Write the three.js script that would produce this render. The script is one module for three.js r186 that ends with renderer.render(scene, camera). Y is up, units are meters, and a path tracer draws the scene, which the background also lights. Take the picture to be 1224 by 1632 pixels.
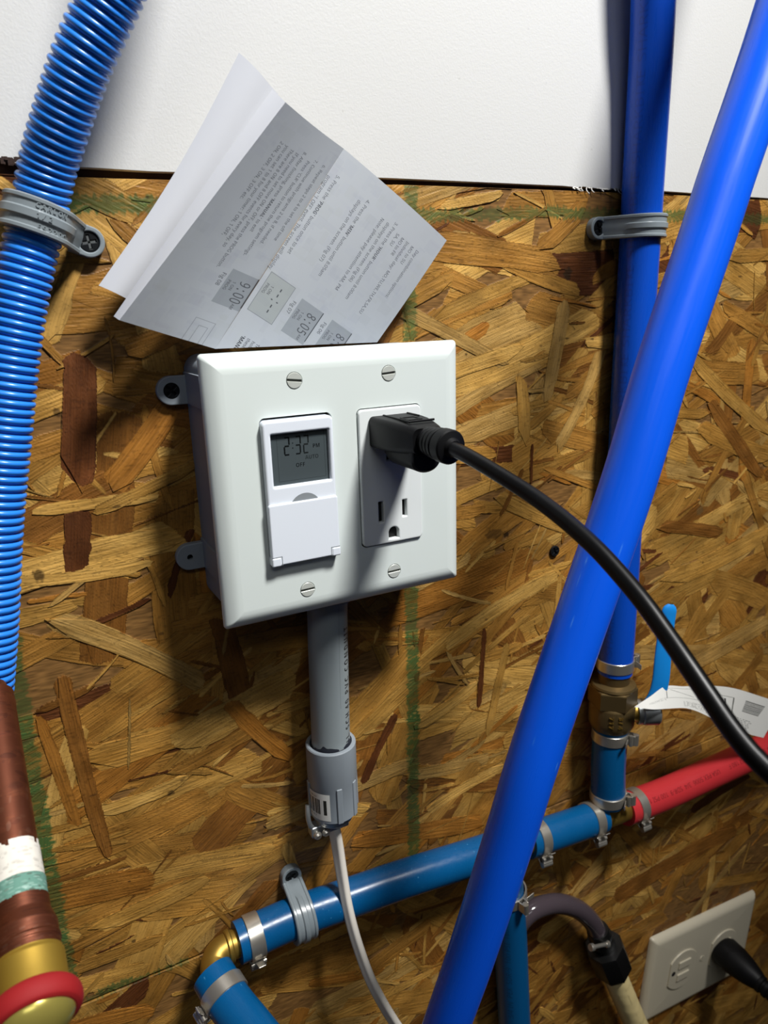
import * as THREE from 'three';
import { mergeGeometries, mergeVertices, toCreasedNormals } from 'three/addons/utils/BufferGeometryUtils.js';
import { RoundedBoxGeometry } from 'three/addons/geometries/RoundedBoxGeometry.js';
import { FontLoader } from 'three/addons/loaders/FontLoader.js';
import { RectAreaLightUniformsLib } from 'three/addons/lights/RectAreaLightUniformsLib.js';
import { TextGeometry } from 'three/addons/geometries/TextGeometry.js';

/* ---------- camera, light, exposure ---------- */
// Lengths below are millimetres in wall coordinates: x to the right, y up from the middle of the big cover plate, z out of the wall.
const PLATE_HEIGHT = 1.25;                                  // metres above the floor
const P = (x, y, z) => new THREE.Vector3(x / 1000, PLATE_HEIGHT + y / 1000, z / 1000);
const scene = new THREE.Scene();
scene.background = new THREE.Color(0x000000);
const camera = new THREE.PerspectiveCamera(71.05, 1224 / 1632, 0.02, 10);
camera.position.copy(P(-132.3, 77.4, 342.2));
camera.up.set(0.15273, 0.96126, -0.22946);
camera.lookAt(camera.position.clone().add(new THREE.Vector3(0.43603, -0.2739, -0.85723)));
camera.focus = 0.35;
camera.userData.fStop = 14;

const renderer = new THREE.WebGLRenderer({ antialias: true });
renderer.setSize(1224, 1632);
renderer.toneMapping = THREE.LinearToneMapping;
renderer.toneMappingExposure = 0.4;
renderer.shadowMap.enabled = true;

// an unseen lamp high up, in front of the wall to its right, lighting it
const LAMP = [350, 1180, 720], LAMP_AIM = [20, 260, 0], LAMP_POWER = 31;
const unseenLampLight = new THREE.SpotLight(new THREE.Color(1, 0.99, 0.965), LAMP_POWER, 0, 0.52, 1, 2);
unseenLampLight.name = 'unseen_flood_light';
unseenLampLight.position.copy(P(...LAMP));
unseenLampLight.target.position.copy(P(...LAMP_AIM));
unseenLampLight.shadow.radius = 6;
unseenLampLight.shadow.mapSize.set(2048, 2048);
unseenLampLight.castShadow = true;
scene.add(unseenLampLight, unseenLampLight.target);
// an unseen ceiling panel, behind and left of the camera, placed to lighten the shadows
RectAreaLightUniformsLib.init();
const CEILING = 2.75, PANEL = [-500, 1800], PANEL_SIZE = [1.2, 0.6];
const unseenPanelLight = new THREE.RectAreaLight(new THREE.Color(0.96, 0.99, 1), 6.5, ...PANEL_SIZE);
unseenPanelLight.name = 'unseen_panel_light';
unseenPanelLight.position.set(PANEL[0] / 1000, CEILING - 0.05, PANEL[1] / 1000);
unseenPanelLight.rotation.x = -Math.PI / 2;
scene.add(unseenPanelLight);

/* ---------- helpers ---------- */
let seed = 20240;
const rnd = () => { seed = (seed + 0x6d2b79f5) | 0; let t = Math.imul(seed ^ (seed >>> 15), 1 | seed); t = (t + Math.imul(t ^ (t >>> 7), 61 | t)) ^ t; return ((t ^ (t >>> 14)) >>> 0) / 4294967296; };
const rr = (a, b) => a + (b - a) * rnd();
const V = (x, y, z) => new THREE.Vector3(x, y, z);
const used = new Map();
function numbered(name) {
  const n = used.get(name) ?? 0; used.set(name, n + 1);
  return n ? name + '_' + String(n).padStart(3, '0') : name;
}
// a thing: a Group at its base (wall coordinates), its parts are its children
function thing(name, label, category, base, group) {
  const o = new THREE.Group();
  o.name = numbered(name);
  o.position.copy(P(...base));
  o.userData = { label, category };
  if (group) o.userData.group = group;
  o.userData.base = base;
  scene.add(o);
  return o;
}
function baseOf(o) { while (o && !o.userData.base) o = o.parent; return o.userData.base; }
// geometry in wall millimetres becomes a mesh under its thing
function part(name, geometry, material, parent, label) {
  const g = Array.isArray(geometry) ? mergeGeometries(geometry.map(plain)) : geometry, b = baseOf(parent);
  g.translate(-b[0], -b[1], -b[2]);
  g.scale(0.001, 0.001, 0.001);
  const m = new THREE.Mesh(g, material);
  m.name = name;
  if (label) m.userData.label = label;
  parent.add(m);
  return m;
}
function plain(g) {                                         // alike attributes, so that geometries merge
  const n = g.index ? g.toNonIndexed() : g;
  for (const k of Object.keys(n.attributes)) if (!['position', 'normal', 'uv'].includes(k)) n.deleteAttribute(k);
  if (!n.attributes.uv) n.setAttribute('uv', new THREE.Float32BufferAttribute(new Float32Array(n.attributes.position.count * 2), 2));
  n.morphAttributes = {};
  return n;
}
const creased = (g, a = 0.6) => toCreasedNormals(g, a);
function basis(g, o, ex, ey, ez) {
  const m = new THREE.Matrix4().makeBasis(ex, ey, ez).setPosition(o);
  g.applyMatrix4(m);
  if (m.determinant() < 0) {                                // a mirrored frame turns the faces round: turn them back
    const at = g.index ?? null;
    if (at) for (let i = 0; i < at.count; i += 3) { const q = at.getX(i + 1); at.setX(i + 1, at.getX(i + 2)); at.setX(i + 2, q); }
    else for (const a of Object.values(g.attributes)) for (let i = 0; i < a.count; i += 3) for (let c = 0; c < a.itemSize; c++) { const q = a.getComponent(i + 1, c); a.setComponent(i + 1, c, a.getComponent(i + 2, c)); a.setComponent(i + 2, c, q); }
  }
  return g;
}
function box(x0, x1, y0, y1, z0, z1, r = 0.4, s = 2) {
  const g = new RoundedBoxGeometry(x1 - x0, y1 - y0, z1 - z0, s, Math.min(r, (x1 - x0) / 2.01, (y1 - y0) / 2.01, (z1 - z0) / 2.01));
  return g.translate((x0 + x1) / 2, (y0 + y1) / 2, (z0 + z1) / 2);
}
// profile: [radius, distance along the axis], outside first, going along the axis
function lathe(profile, p0, dir, seg = 48, crease = 0.5) {
  const g = new THREE.LatheGeometry(profile.map(([r, t]) => new THREE.Vector2(Math.max(r, 0.0001), t)), seg);
  g.applyQuaternion(new THREE.Quaternion().setFromUnitVectors(V(0, 1, 0), dir.clone().normalize()));
  g.translate(p0.x, p0.y, p0.z);
  return crease ? creased(g, crease) : g;
}
const ringProfile = (ri, ro, w, b = 0.3) => [[ri, 0], [ro - b, 0], [ro, b], [ro, w - b], [ro - b, w], [ri, w], [ri, 0]];
function rrect(x0, x1, y0, y1, r, Kind = THREE.Shape) {
  const s = new Kind();
  s.moveTo(x0 + r, y0); s.lineTo(x1 - r, y0); s.absarc(x1 - r, y0 + r, r, -Math.PI / 2, 0);
  s.lineTo(x1, y1 - r); s.absarc(x1 - r, y1 - r, r, 0, Math.PI / 2);
  s.lineTo(x0 + r, y1); s.absarc(x0 + r, y1 - r, r, Math.PI / 2, Math.PI);
  s.lineTo(x0, y0 + r); s.absarc(x0 + r, y0 + r, r, Math.PI, Math.PI * 1.5);
  return s;
}
// extruded from z0 to z1 with bevelled edges that stay inside the outline
function slab(shape, z0, z1, bevel = 0.3, seg = 2, curve = 8) {
  const g = new THREE.ExtrudeGeometry(shape, { depth: Math.max(0.01, z1 - z0 - 2 * bevel), bevelEnabled: bevel > 0, bevelThickness: bevel, bevelSize: bevel, bevelOffset: -bevel, bevelSegments: seg, curveSegments: curve });
  return g.translate(0, 0, z0 + bevel);
}
// a tube along points; section(angle, 0..1 along, mm along) returns [across, across] in mm
function sweep(points, section, { steps = 80, around = 32, caps = true, up = null } = {}) {
  const curve = points instanceof THREE.Curve ? points : new THREE.CatmullRomCurve3(points.map((p) => V(...p)), false, 'centripetal');
  const L = curve.getLength(), pos = [], uv = [], idx = [], rings = [];
  let T0 = curve.getTangentAt(0), N = (up ? up.clone() : Math.abs(T0.z) < 0.9 ? V(0, 0, 1) : V(0, 1, 0));
  N.addScaledVector(T0, -N.dot(T0)).normalize();
  for (let i = 0; i <= steps; i++) {
    const f = i / steps, c = curve.getPointAt(f), T = curve.getTangentAt(f);
    N.addScaledVector(T, -N.dot(T)).normalize();
    const B = V(0, 0, 0).crossVectors(T, N), ring = [];
    for (let j = 0; j <= around; j++) {
      const a = (j / around) * Math.PI * 2, [p, q] = section(a, f, f * L);
      const v = c.clone().addScaledVector(N, p).addScaledVector(B, q);
      pos.push(v.x, v.y, v.z); uv.push(j / around, f); ring.push(v);
    }
    rings.push([ring, c, T]);
  }
  const m = around + 1;
  for (let i = 0; i < steps; i++) for (let j = 0; j < around; j++) { const a = i * m + j; idx.push(a, a + 1, a + m, a + 1, a + m + 1, a + m); }
  const g = new THREE.BufferGeometry();
  g.setAttribute('position', new THREE.Float32BufferAttribute(pos, 3));
  g.setAttribute('uv', new THREE.Float32BufferAttribute(uv, 2));
  g.setIndex(idx);
  g.computeVertexNormals();
  const n = g.attributes.normal, t = V(0, 0, 0), s = V(0, 0, 0);
  for (let i = 0; i <= steps; i++) {
    t.fromBufferAttribute(n, i * m); s.fromBufferAttribute(n, i * m + around); t.add(s).normalize();
    n.setXYZ(i * m, t.x, t.y, t.z); n.setXYZ(i * m + around, t.x, t.y, t.z);
  }
  if (!caps) return g;
  const list = [plain(g)];
  for (const [k, sgn] of [[0, -1], [steps, 1]]) {
    const [ring, c, T] = rings[k], cp = [], cn = [], cu = [];
    for (let j = 0; j < around; j++) {
      const tri = sgn > 0 ? [c, ring[j], ring[j + 1]] : [c, ring[j + 1], ring[j]];
      for (const v of tri) { cp.push(v.x, v.y, v.z); cn.push(T.x * sgn, T.y * sgn, T.z * sgn); cu.push(0.5, k ? 1 : 0); }
    }
    const cg = new THREE.BufferGeometry();
    cg.setAttribute('position', new THREE.Float32BufferAttribute(cp, 3));
    cg.setAttribute('normal', new THREE.Float32BufferAttribute(cn, 3));
    cg.setAttribute('uv', new THREE.Float32BufferAttribute(cu, 2));
    list.push(cg);
  }
  return mergeGeometries(list);
}
const round = (r) => (a) => [r * Math.cos(a), r * Math.sin(a)];
// a grid of points[i][j] with uv[i][j]
function grid(points, uvOf) {
  const n = points.length, m = points[0].length, pos = [], uv = [], idx = [];
  points.forEach((row, i) => row.forEach((p, j) => { pos.push(p.x, p.y, p.z); uv.push(...(uvOf ? uvOf(p, i / (n - 1), j / (m - 1)) : [j / (m - 1), i / (n - 1)])); }));
  for (let i = 0; i < n - 1; i++) for (let j = 0; j < m - 1; j++) { const a = i * m + j; idx.push(a, a + 1, a + m, a + 1, a + m + 1, a + m); }
  const g = new THREE.BufferGeometry();
  g.setAttribute('position', new THREE.Float32BufferAttribute(pos, 3));
  g.setAttribute('uv', new THREE.Float32BufferAttribute(uv, 2));
  g.setIndex(idx); g.computeVertexNormals();
  return g;
}
// loft through rings of points (closed), with flat caps
function loft(rings, crease = 0.5) {
  const m = rings[0].length, pos = [], idx = [];
  for (const r of rings) for (const p of r) pos.push(p.x, p.y, p.z);
  for (let i = 0; i < rings.length - 1; i++) for (let j = 0; j < m; j++) { const k = (j + 1) % m, a = i * m; idx.push(a + j, a + k, a + m + j, a + k, a + m + k, a + m + j); }
  for (const [i, flip] of [[0, true], [rings.length - 1, false]]) {
    const c = rings[i].reduce((s, p) => s.add(p), V(0, 0, 0)).divideScalar(m), q = pos.length / 3;
    pos.push(c.x, c.y, c.z);
    for (let j = 0; j < m; j++) { const k = (j + 1) % m; flip ? idx.push(q, i * m + k, i * m + j) : idx.push(q, i * m + j, i * m + k); }
  }
  const g = new THREE.BufferGeometry();
  g.setAttribute('position', new THREE.Float32BufferAttribute(pos, 3));
  g.setIndex(idx);
  g.computeVertexNormals();
  return creased(g, crease);
}
// canvas textures
function canvas(w, h, draw, repeat) {
  const c = document.createElement('canvas'); c.width = w; c.height = h;
  draw(c.getContext('2d'), w, h);
  const t = new THREE.CanvasTexture(c);
  t.colorSpace = THREE.SRGBColorSpace; t.anisotropy = 8;
  if (repeat) t.wrapS = t.wrapT = THREE.RepeatWrapping;
  return t;
}
// value noise that tiles
const NT = 512, noiseTable = new Float32Array(NT * NT);
for (let i = 0; i < NT * NT; i++) noiseTable[i] = rnd();
function noise(x, y) {
  const xi = Math.floor(x), yi = Math.floor(y); let fx = x - xi, fy = y - yi;
  fx = fx * fx * (3 - 2 * fx); fy = fy * fy * (3 - 2 * fy);
  const x0 = xi & 511, x1 = (xi + 1) & 511, y0 = (yi & 511) * NT, y1 = ((yi + 1) & 511) * NT;
  const a = noiseTable[y0 + x0], b = noiseTable[y0 + x1], c = noiseTable[y1 + x0], d = noiseTable[y1 + x1];
  return a + (b - a) * fx + (c + (d - c) * fx - a - (b - a) * fx) * fy;
}
function grey(w, h, f, repeat = true) {                     // a one-number map for bump and roughness
  const d = new Uint8Array(w * h * 4);
  for (let y = 0; y < h; y++) for (let x = 0; x < w; x++) { const v = Math.max(0, Math.min(255, f(x, y) * 255)), i = (y * w + x) * 4; d[i] = d[i + 1] = d[i + 2] = v; d[i + 3] = 255; }
  const t = new THREE.DataTexture(d, w, h);
  t.magFilter = THREE.LinearFilter; t.minFilter = THREE.LinearMipmapLinearFilter; t.generateMipmaps = true; t.needsUpdate = true;
  if (repeat) t.wrapS = t.wrapT = THREE.RepeatWrapping;
  return t;
}
const std = (o) => new THREE.MeshStandardMaterial(o), phy = (o) => new THREE.MeshPhysicalMaterial(o);

/* ---------- materials ---------- */
const scuff = grey(256, 256, (x, y) => 0.55 + 0.35 * noise(x / 4, y / 4) * noise(x / 40 + 9, y / 40) + 0.15 * noise(x * 2, y * 2));
const peel = grey(512, 512, (x, y) => 0.5 * noise(x / 4, y / 4) + 0.3 * noise(x / 2 + 7, y / 2) + 0.2 * noise(x / 9 + 3, y / 9));
const M = {
  plate: phy({ color: 0xd3dbd8, roughness: 0.3, specularIntensity: 0.9, side: THREE.DoubleSide }),
  nylon: phy({ color: 0xdde2e2, roughness: 0.38 }),
  device: phy({ color: 0xdfe5ee, roughness: 0.42 }),
  notch: std({ color: 0x83898d, roughness: 0.6 }),  // grey laid on flat: depth of thumb notch and hinge gaps as colour
  slot: std({ color: 0x0b0b0b, roughness: 0.8 }),  // black sheets and discs that stand for the dark depth of openings
  screwWhite: phy({ color: 0xc9cdc6, roughness: 0.3, metalness: 0.25 }),
  screwSlot: std({ color: 0x4a4c48, roughness: 0.6 }),
  greyPVC: phy({ color: 0x8b939a, roughness: 0.42 }),
  boxPVC: phy({ color: 0x858d95, roughness: 0.5 }),
  strapPVC: phy({ color: 0x7d868b, roughness: 0.3 }),
  primer: std({ color: 0x22252f, roughness: 0.5 }),
  darkScrew: phy({ color: 0x1c1f22, roughness: 0.38, metalness: 0.55 }),
  recessGlint: phy({ color: 0x9aa0a2, roughness: 0.3, metalness: 0.8 }),  // paler metal: the glint in a screw's cross put in as colour
  rubber: phy({ color: 0x050506, roughness: 0.36, specularIntensity: 0.5 }),
  plug: phy({ color: 0x08080a, roughness: 0.5, specularIntensity: 0.45 }),
  steel: phy({ color: 0xc4bfb5, roughness: 0.3, metalness: 0.84 }),
  brass: phy({ color: 0x9a7c38, roughness: 0.42, metalness: 0.8 }),
  valveBrass: phy({ color: 0x6f5c3a, roughness: 0.45, metalness: 0.75 }),
  domeBrass: phy({ color: 0xc2b45c, roughness: 0.24, metalness: 0.65 }),
  fittingBrass: phy({ color: 0xa98a35, roughness: 0.5, metalness: 0.7 }),
  copperBright: phy({ color: 0xb5714e, roughness: 0.35, metalness: 0.9 }),
  redRing: std({ color: 0x92090f, roughness: 0.75 }),
  hose: phy({ color: 0x287edf, roughness: 0.3 }),
  handle: phy({ color: 0x1488dd, roughness: 0.4 }),
  blackNylon: phy({ color: 0x0a0a0a, roughness: 0.4 }),
  cream: phy({ color: 0xe3cf96, roughness: 0.35 }),
  cable: phy({ color: 0xdcd6cc, roughness: 0.45 }),
  clearTube: phy({ color: 0x6d6068, roughness: 0.12, transmission: 0.65, thickness: 0, ior: 1.45, side: THREE.DoubleSide }),
  brightNut: phy({ color: 0xa9adae, roughness: 0.35, metalness: 0.8 }),
  outlet2: phy({ color: 0xbdb5a1, roughness: 0.35 }),
  gapWood: std({ color: 0x2e1c14, roughness: 0.9 }),
  whitePaint: phy({ color: 0xe4e4e2, roughness: 0.55, bumpMap: peel, bumpScale: 0.0004 }),
  roomWall: std({ color: 0x8d8a86, roughness: 0.9 }),
  ceiling: std({ color: 0x7c7a76, roughness: 0.9 }),
  floor: std({ color: 0x3c3a37, roughness: 0.8 }),
  bulb: new THREE.MeshStandardMaterial({ color: 0xffffff, emissive: 0xfff4e2, emissiveIntensity: 8 }),
  diffuser: std({ color: 0xffffff, emissive: 0xf6fbff, emissiveIntensity: 3 }),
  porcelain: phy({ color: 0xe8e6df, roughness: 0.3 }),
  paperBack: std({ color: 0xbfc1c7, roughness: 0.85, side: THREE.DoubleSide }),
  paperFuzz: std({ color: 0xd8d5cd, roughness: 0.95, side: THREE.DoubleSide }),
};
function pipeMaterial(color, ink, text, { size = 20, at = 0.3, w = 256, h = 1024, rough = 0.42, flip = false, alpha = 1, reps = 1, extra } = {}) {
  const map = canvas(w, h, (c) => {
    c.fillStyle = color; c.fillRect(0, 0, w, h);
    if (text) {
      c.save(); c.globalAlpha = alpha; c.fillStyle = ink; c.font = size + 'px sans-serif'; c.textBaseline = 'middle';
      c.translate(at * w, flip ? 0 : h); c.rotate(flip ? Math.PI / 2 : -Math.PI / 2);
      for (let k = 0; k < reps; k++) c.fillText(text, 12 + (k * h) / reps, 0);
      c.restore();
    }
    extra?.(c, w, h);
  });
  return phy({ map, roughness: rough, roughnessMap: scuff, specularIntensity: 0.7 });
}
const flecks = (n, col) => (c, w, h) => { c.fillStyle = col; for (let i = 0; i < n; i++) { c.globalAlpha = rr(0.15, 0.6); c.fillRect(rnd() * w, rnd() * h, rr(1, 3), rr(1, 4)); } c.globalAlpha = 1; };

/* ---------- the wall: OSB boards and a white panel above ---------- */
const X0 = -200, X1 = 500, Y0 = -690, Y1 = 142, TW = 2048, TH = 2048;
const lineAt = (pts) => (x) => {
  for (let i = 1; i < pts.length; i++) if (x <= pts[i][0]) { const [a, b] = pts[i - 1], [c, d] = pts[i]; return b + ((d - b) * (x - a)) / (c - a); }
  return pts[pts.length - 1][1];
};
const osbTop = lineAt([[-1800, 132], [-123, 132.7], [-65, 133.1], [50, 136.4], [161, 137.9], [246, 138.8], [1800, 139]]);
const whiteEdge = [[-1800, 139], [-123, 138.7], [-116, 136.4], [-92, 136.6], [-65, 136.3], [50, 139.0], [161, 140.1], [171, 139.8], [176, 140.3], [186, 139.9], [208, 140.6], [246, 140.4], [336, 139.9], [1800, 140.5]];
const SEAM = -275.2;
const SUNKEN = [0.03, 0.015, 0.006];
const TONES = [[0.5, 0.305, 0.092], [0.40, 0.228, 0.06], [0.36, 0.192, 0.046], [0.32, 0.160, 0.036], [0.2, 0.086, 0.019], [0.105, 0.036, 0.012], [0.41, 0.258, 0.09], [0.32, 0.140, 0.027]];
const TONE_ODDS = [0, 0, 1, 1, 1, 1, 2, 2, 2, 2, 3, 3, 3, 3, 4, 4, 6, 6, 7, 7, 0, 1, 2, 3, 4, 5];
const strands = [];
function strand(cx, cy, ang, len, wid, tone, main) {
  strands.push({ cx, cy, ca: Math.cos(ang), sa: Math.sin(ang), len, wid, tone, main, o: rnd() * 400, p: rnd() * 400, k: 0.85 + 0.3 * rnd(), taper0: rr(0.5, 5), taper1: rr(0.5, 5), skew0: rr(-0.7, 0.7), skew1: rr(-0.7, 0.7), bend: rr(-0.035, 0.035) });
}
const angleOf = () => { const u = rnd(); return u < 0.6 ? rr(-0.45, 0.75) : rr(-1.57, 1.57); };
for (let i = 0; i < 900; i++) strand(rr(X0, X1), rr(Y0, Y1), angleOf(), rr(50, 130), rr(8, 26), TONE_ODDS[Math.floor(rnd() * TONE_ODDS.length)], false);
const VISIBLE = [[-122, 145], [60, 145], [335, 145], [380, -100], [440, -560], [330, -600], [120, -480], [-30, -370], [-180, -285]];
const inView = (x, y) => { let c = false; for (let i = 0, j = VISIBLE.length - 1; i < VISIBLE.length; j = i++) { const [a, b] = VISIBLE[i], [d, e] = VISIBLE[j]; if (b > y !== e > y && x < ((d - a) * (y - b)) / (e - b) + a) c = !c; } return c; };
for (let i = 0, n = 0; i < 5000 && n < 262; i++) {
  const x = rr(X0, X1), y = rr(Y0, Y1 - 4), big = rnd() < 0.4;
  const main = inView(x, y) && !(Math.abs(x) < 52 && Math.abs(y) < 56);
  if (!main && rnd() < 0.75) continue;
  strand(x, y, angleOf(), big ? rr(55, 115) : rr(25, 70), big ? rr(7, 20) : rr(3.5, 10), TONE_ODDS[Math.floor(rnd() * TONE_ODDS.length)], main);
  if (main) n++;
  for (let k = 0; k < 3; k++) strand(x + rr(-40, 40), y + rr(-40, 40), angleOf(), rr(8, 40), rr(0.7, 3.6), TONE_ODDS[Math.floor(rnd() * TONE_ODDS.length)], false);
}
// the strands one can point to in the photograph: ends, width, tone
for (const [xa, ya, xb, yb, w, tone] of [
  [-50, -312, 26, -323, 24, 3], [58, -174, 105, -157, 9, 0], [-86, -154, -37, -139, 9, 3], [-128, -164, -80, -160, 8, 0], [-136, -231, -76, -226, 11, 1], [66, -237, 126, -225, 9, 0],
  [-103, 62, -112, 6, 15.5, 5], [-113, -3, -118, -35, 12, 5], [-66, 38, -98, 2, 13, 7], [-132, -4, -78, -5, 6, 0], [-107, -9, -58, 8, 6.5, 1], [-141, -36, -85, -38, 7, 0], [-130, -55, -66, -107, 12, 6],
  [144, -5, 144, -30, 2.6, 5], [81, -122, 167, -93, 11, 0], [110, -119, 106, -174, 4.4, 5], [128, -134, 113, -197, 7, 1], [-132, -85, -125, -191, 8, 4], [-144, -102, -136, -166, 6.5, 7], [21, -200, 45, -160, 6, 5],
  [-84, -139, -17, -119, 21, 0], [-55, -122, -24, -167, 10, 7], [241, -390, 386, -381, 20, 4], [79, 40, 134, 52, 10, 0], [54, -5, 117, -7, 11, 2], [146, 106, 177, 130, 11, 3], [270, 43, 367, -22, 11, 1],
  [299, 7, 363, -55, 12, 4], [270, -122, 381, -103, 16, 1], [305, -198, 395, -182, 18, 6], [166, 78, 154, 20, 10, 6], [197, 47, 165, -10, 9, 6], [40, 56, 64, 96, 10, 4], [-84, 62, -56, 72, 11, 3], [-83, 117, -64, 99, 7, 3], [80, 127, 119, 134, 6, 0],
]) strand((xa + xb) / 2, (ya + yb) / 2, Math.atan2(yb - ya, xb - xa), Math.hypot(xb - xa, yb - ya), w, tone, true);
strands.forEach((s, i) => { s.level = i / strands.length; s.board = s.cy > SEAM ? 0 : 1; });
const halfWidth = (s, f) => (s.wid / 2) * (0.9 + 0.22 * (noise(f * 6 + s.o, s.p) - 0.5)) * Math.min(1, 0.35 + Math.min(f * s.len / s.taper0, (1 - f) * s.len / s.taper1) * 0.65);
// where a point of a strand lies: f along, t from -1 to 1 across
function strandPoint(s, f, t) {
  const a = (f - 0.5) * s.len + (f < 0.5 ? s.skew0 * (1 - 2 * f) : s.skew1 * (2 * f - 1)) * t * s.wid * 0.5, b = t * halfWidth(s, f) + s.bend * s.len * (4 * f * (1 - f) - 0.5);
  return [s.cx + a * s.ca - b * s.sa, s.cy + a * s.sa + b * s.ca];
}
const albedo = new Float32Array(TW * TH * 3), height = new Float32Array(TW * TH);
const MX = (X1 - X0) / TW, MY = (Y1 - Y0) / TH;
for (let j = 0; j < TH; j++) for (let i = 0; i < TW; i++) {
  const x = X0 + i * MX, y = Y0 + j * MY, q = 0.5 + 0.8 * noise(x * 0.25, y * 1.7), o = (j * TW + i) * 3;
  albedo[o] = 0.2 * q; albedo[o + 1] = 0.1 * q; albedo[o + 2] = 0.03 * q;
}
for (const s of strands) {
  const reach = s.len / 2 + s.wid, ex = Math.abs(s.ca) * reach + Math.abs(s.sa) * s.wid + 3, ey = Math.abs(s.sa) * reach + Math.abs(s.ca) * s.wid + 3;
  const i0 = Math.max(0, Math.floor((s.cx - ex - X0) / MX)), i1 = Math.min(TW - 1, Math.ceil((s.cx + ex - X0) / MX)), j0 = Math.max(0, Math.floor((s.cy - ey - Y0) / MY)), j1 = Math.min(TH - 1, Math.ceil((s.cy + ey - Y0) / MY));
  const tone = TONES[s.tone];
  for (let j = j0; j <= j1; j++) {
    const dy = Y0 + (j + 0.5) * MY - s.cy;
    if ((s.board === 0) !== (dy + s.cy > SEAM)) continue;
    for (let i = i0; i <= i1; i++) {
      const dx = X0 + (i + 0.5) * MX - s.cx, a = dx * s.ca + dy * s.sa;
      let f = a / s.len + 0.5;
      if (f < -0.15 || f > 1.15) continue;
      const b = -dx * s.sa + dy * s.ca - s.bend * s.len * (4 * f * (1 - f) - 0.5), tt = b / (s.wid * 0.5);
      f = (a - (f < 0.5 ? s.skew0 * (1 - 2 * f) : s.skew1 * (2 * f - 1)) * tt * s.wid * 0.5) / s.len + 0.5 + 0.012 * (noise(b * 2.2 + s.o, s.p) - 0.5);
      if (f < 0 || f > 1) continue;
      const hw = halfWidth(s, f), e = hw - Math.abs(b) + 0.5 * (noise(a * 0.5 + s.p, s.o) - 0.5);
      if (e < 0) continue;
      const g1 = noise(a * 0.055 + s.o, b * 2.1 + s.p), g2 = noise(a * 0.22 + s.p, b * 4.3 + s.o), g3 = noise(a * 0.09 + s.p, b * 0.3 + s.o), g4 = noise(a * 1.6 + s.o, b * 3.1);
      const g5 = noise((X0 + i * MX) * 0.07 + 50, (Y0 + j * MY) * 0.11), g6 = noise((X0 + i * MX) * 0.45 + 150, (Y0 + j * MY) * 1.1);
      let k = s.k * (0.5 + 0.34 * g1 + 0.3 * g2 + 0.3 * g3) * (0.72 + 0.5 * g5) * (g6 > 0.72 ? 1 - 1.3 * (g6 - 0.72) : 1);
      if (g4 > 0.9 && g2 > 0.5) k *= 0.55;                                        // dark pores
      if (e < 0.3) k *= 0.5 + 1.6 * e * (0.4 + 0.6 * g3);                          // thin darker rim along the edge
      const o = (j * TW + i) * 3, w = 0.25 * (g3 - 0.5);
      albedo[o] = tone[0] * k * 0.9; albedo[o + 1] = tone[1] * k * 0.835 * (1 + w * 0.3); albedo[o + 2] = tone[2] * k * 0.67 * (1 + w);
      height[j * TW + i] = 0.5 * g1 + 0.35 * g2 + 0.15 * g4;
    }
  }
}
// the green marker lines drawn on the board, knots and nail holes
function paint(xa, ya, xb, yb, w, col, strength, dry = 0.35) {
  const L = Math.hypot(xb - xa, yb - ya), ux = (xb - xa) / L, uy = (yb - ya) / L, m = w + 4;
  const i0 = Math.max(0, Math.floor((Math.min(xa, xb) - m - X0) / MX)), i1 = Math.min(TW - 1, Math.ceil((Math.max(xa, xb) + m - X0) / MX)), j0 = Math.max(0, Math.floor((Math.min(ya, yb) - m - Y0) / MY)), j1 = Math.min(TH - 1, Math.ceil((Math.max(ya, yb) + m - Y0) / MY));
  for (let j = j0; j <= j1; j++) for (let i = i0; i <= i1; i++) {
    const x = X0 + (i + 0.5) * MX - xa, y = Y0 + (j + 0.5) * MY - ya, a = x * ux + y * uy, b = Math.abs(-x * uy + y * ux + 1.6 * (noise(a * 0.05, w) - 0.5));
    if (a < 0 || a > L) continue;
    const edge = w / 2 + 3 * (noise(a * 0.9, x * 0.4 + 40) - 0.5) - b;
    if (edge < -0.4) continue;
    const o = (j * TW + i) * 3, lum = albedo[o] / 0.3, cover = Math.min(1, Math.max(0, (edge + 0.4) / 1.1)) * strength * (0.55 + 0.45 * Math.min(1.4, lum)) * (noise(x * 0.35 + 9, y * 1.3) > dry ? 1 : 0.62);
    for (let c = 0; c < 3; c++) albedo[o + c] = albedo[o + c] * (1 - cover) + col[c] * (0.5 + 0.55 * Math.min(1.4, lum)) * cover;
  }
}
const GREEN = [0.03, 0.082, 0.022];
paint(62.8, 141, 59.6, 60, 8.4, GREEN, 0.72); paint(58.6, -50, 55, -272, 8.6, GREEN, 0.8);
paint(-110, 122.5, -60, 123.2, 7.5, GREEN, 0.75); paint(-60, 123.2, 62, 122, 7, GREEN, 0.75); paint(62, 122, 150, 126.2, 6.4, GREEN, 0.7); paint(150, 126.2, 255, 127, 6.2, GREEN, 0.72); paint(255, 127, 345, 127, 6.4, GREEN, 0.72);
paint(-149.7, -60, -151, -120, 8, GREEN, 0.8); paint(-151, -120, -152.6, -268, 8, GREEN, 0.8); paint(-146, -273, -92, -275, 3.2, GREEN, 0.7); paint(-140, -272.5, -122, -272.6, 4.5, GREEN, 0.7);
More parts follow.
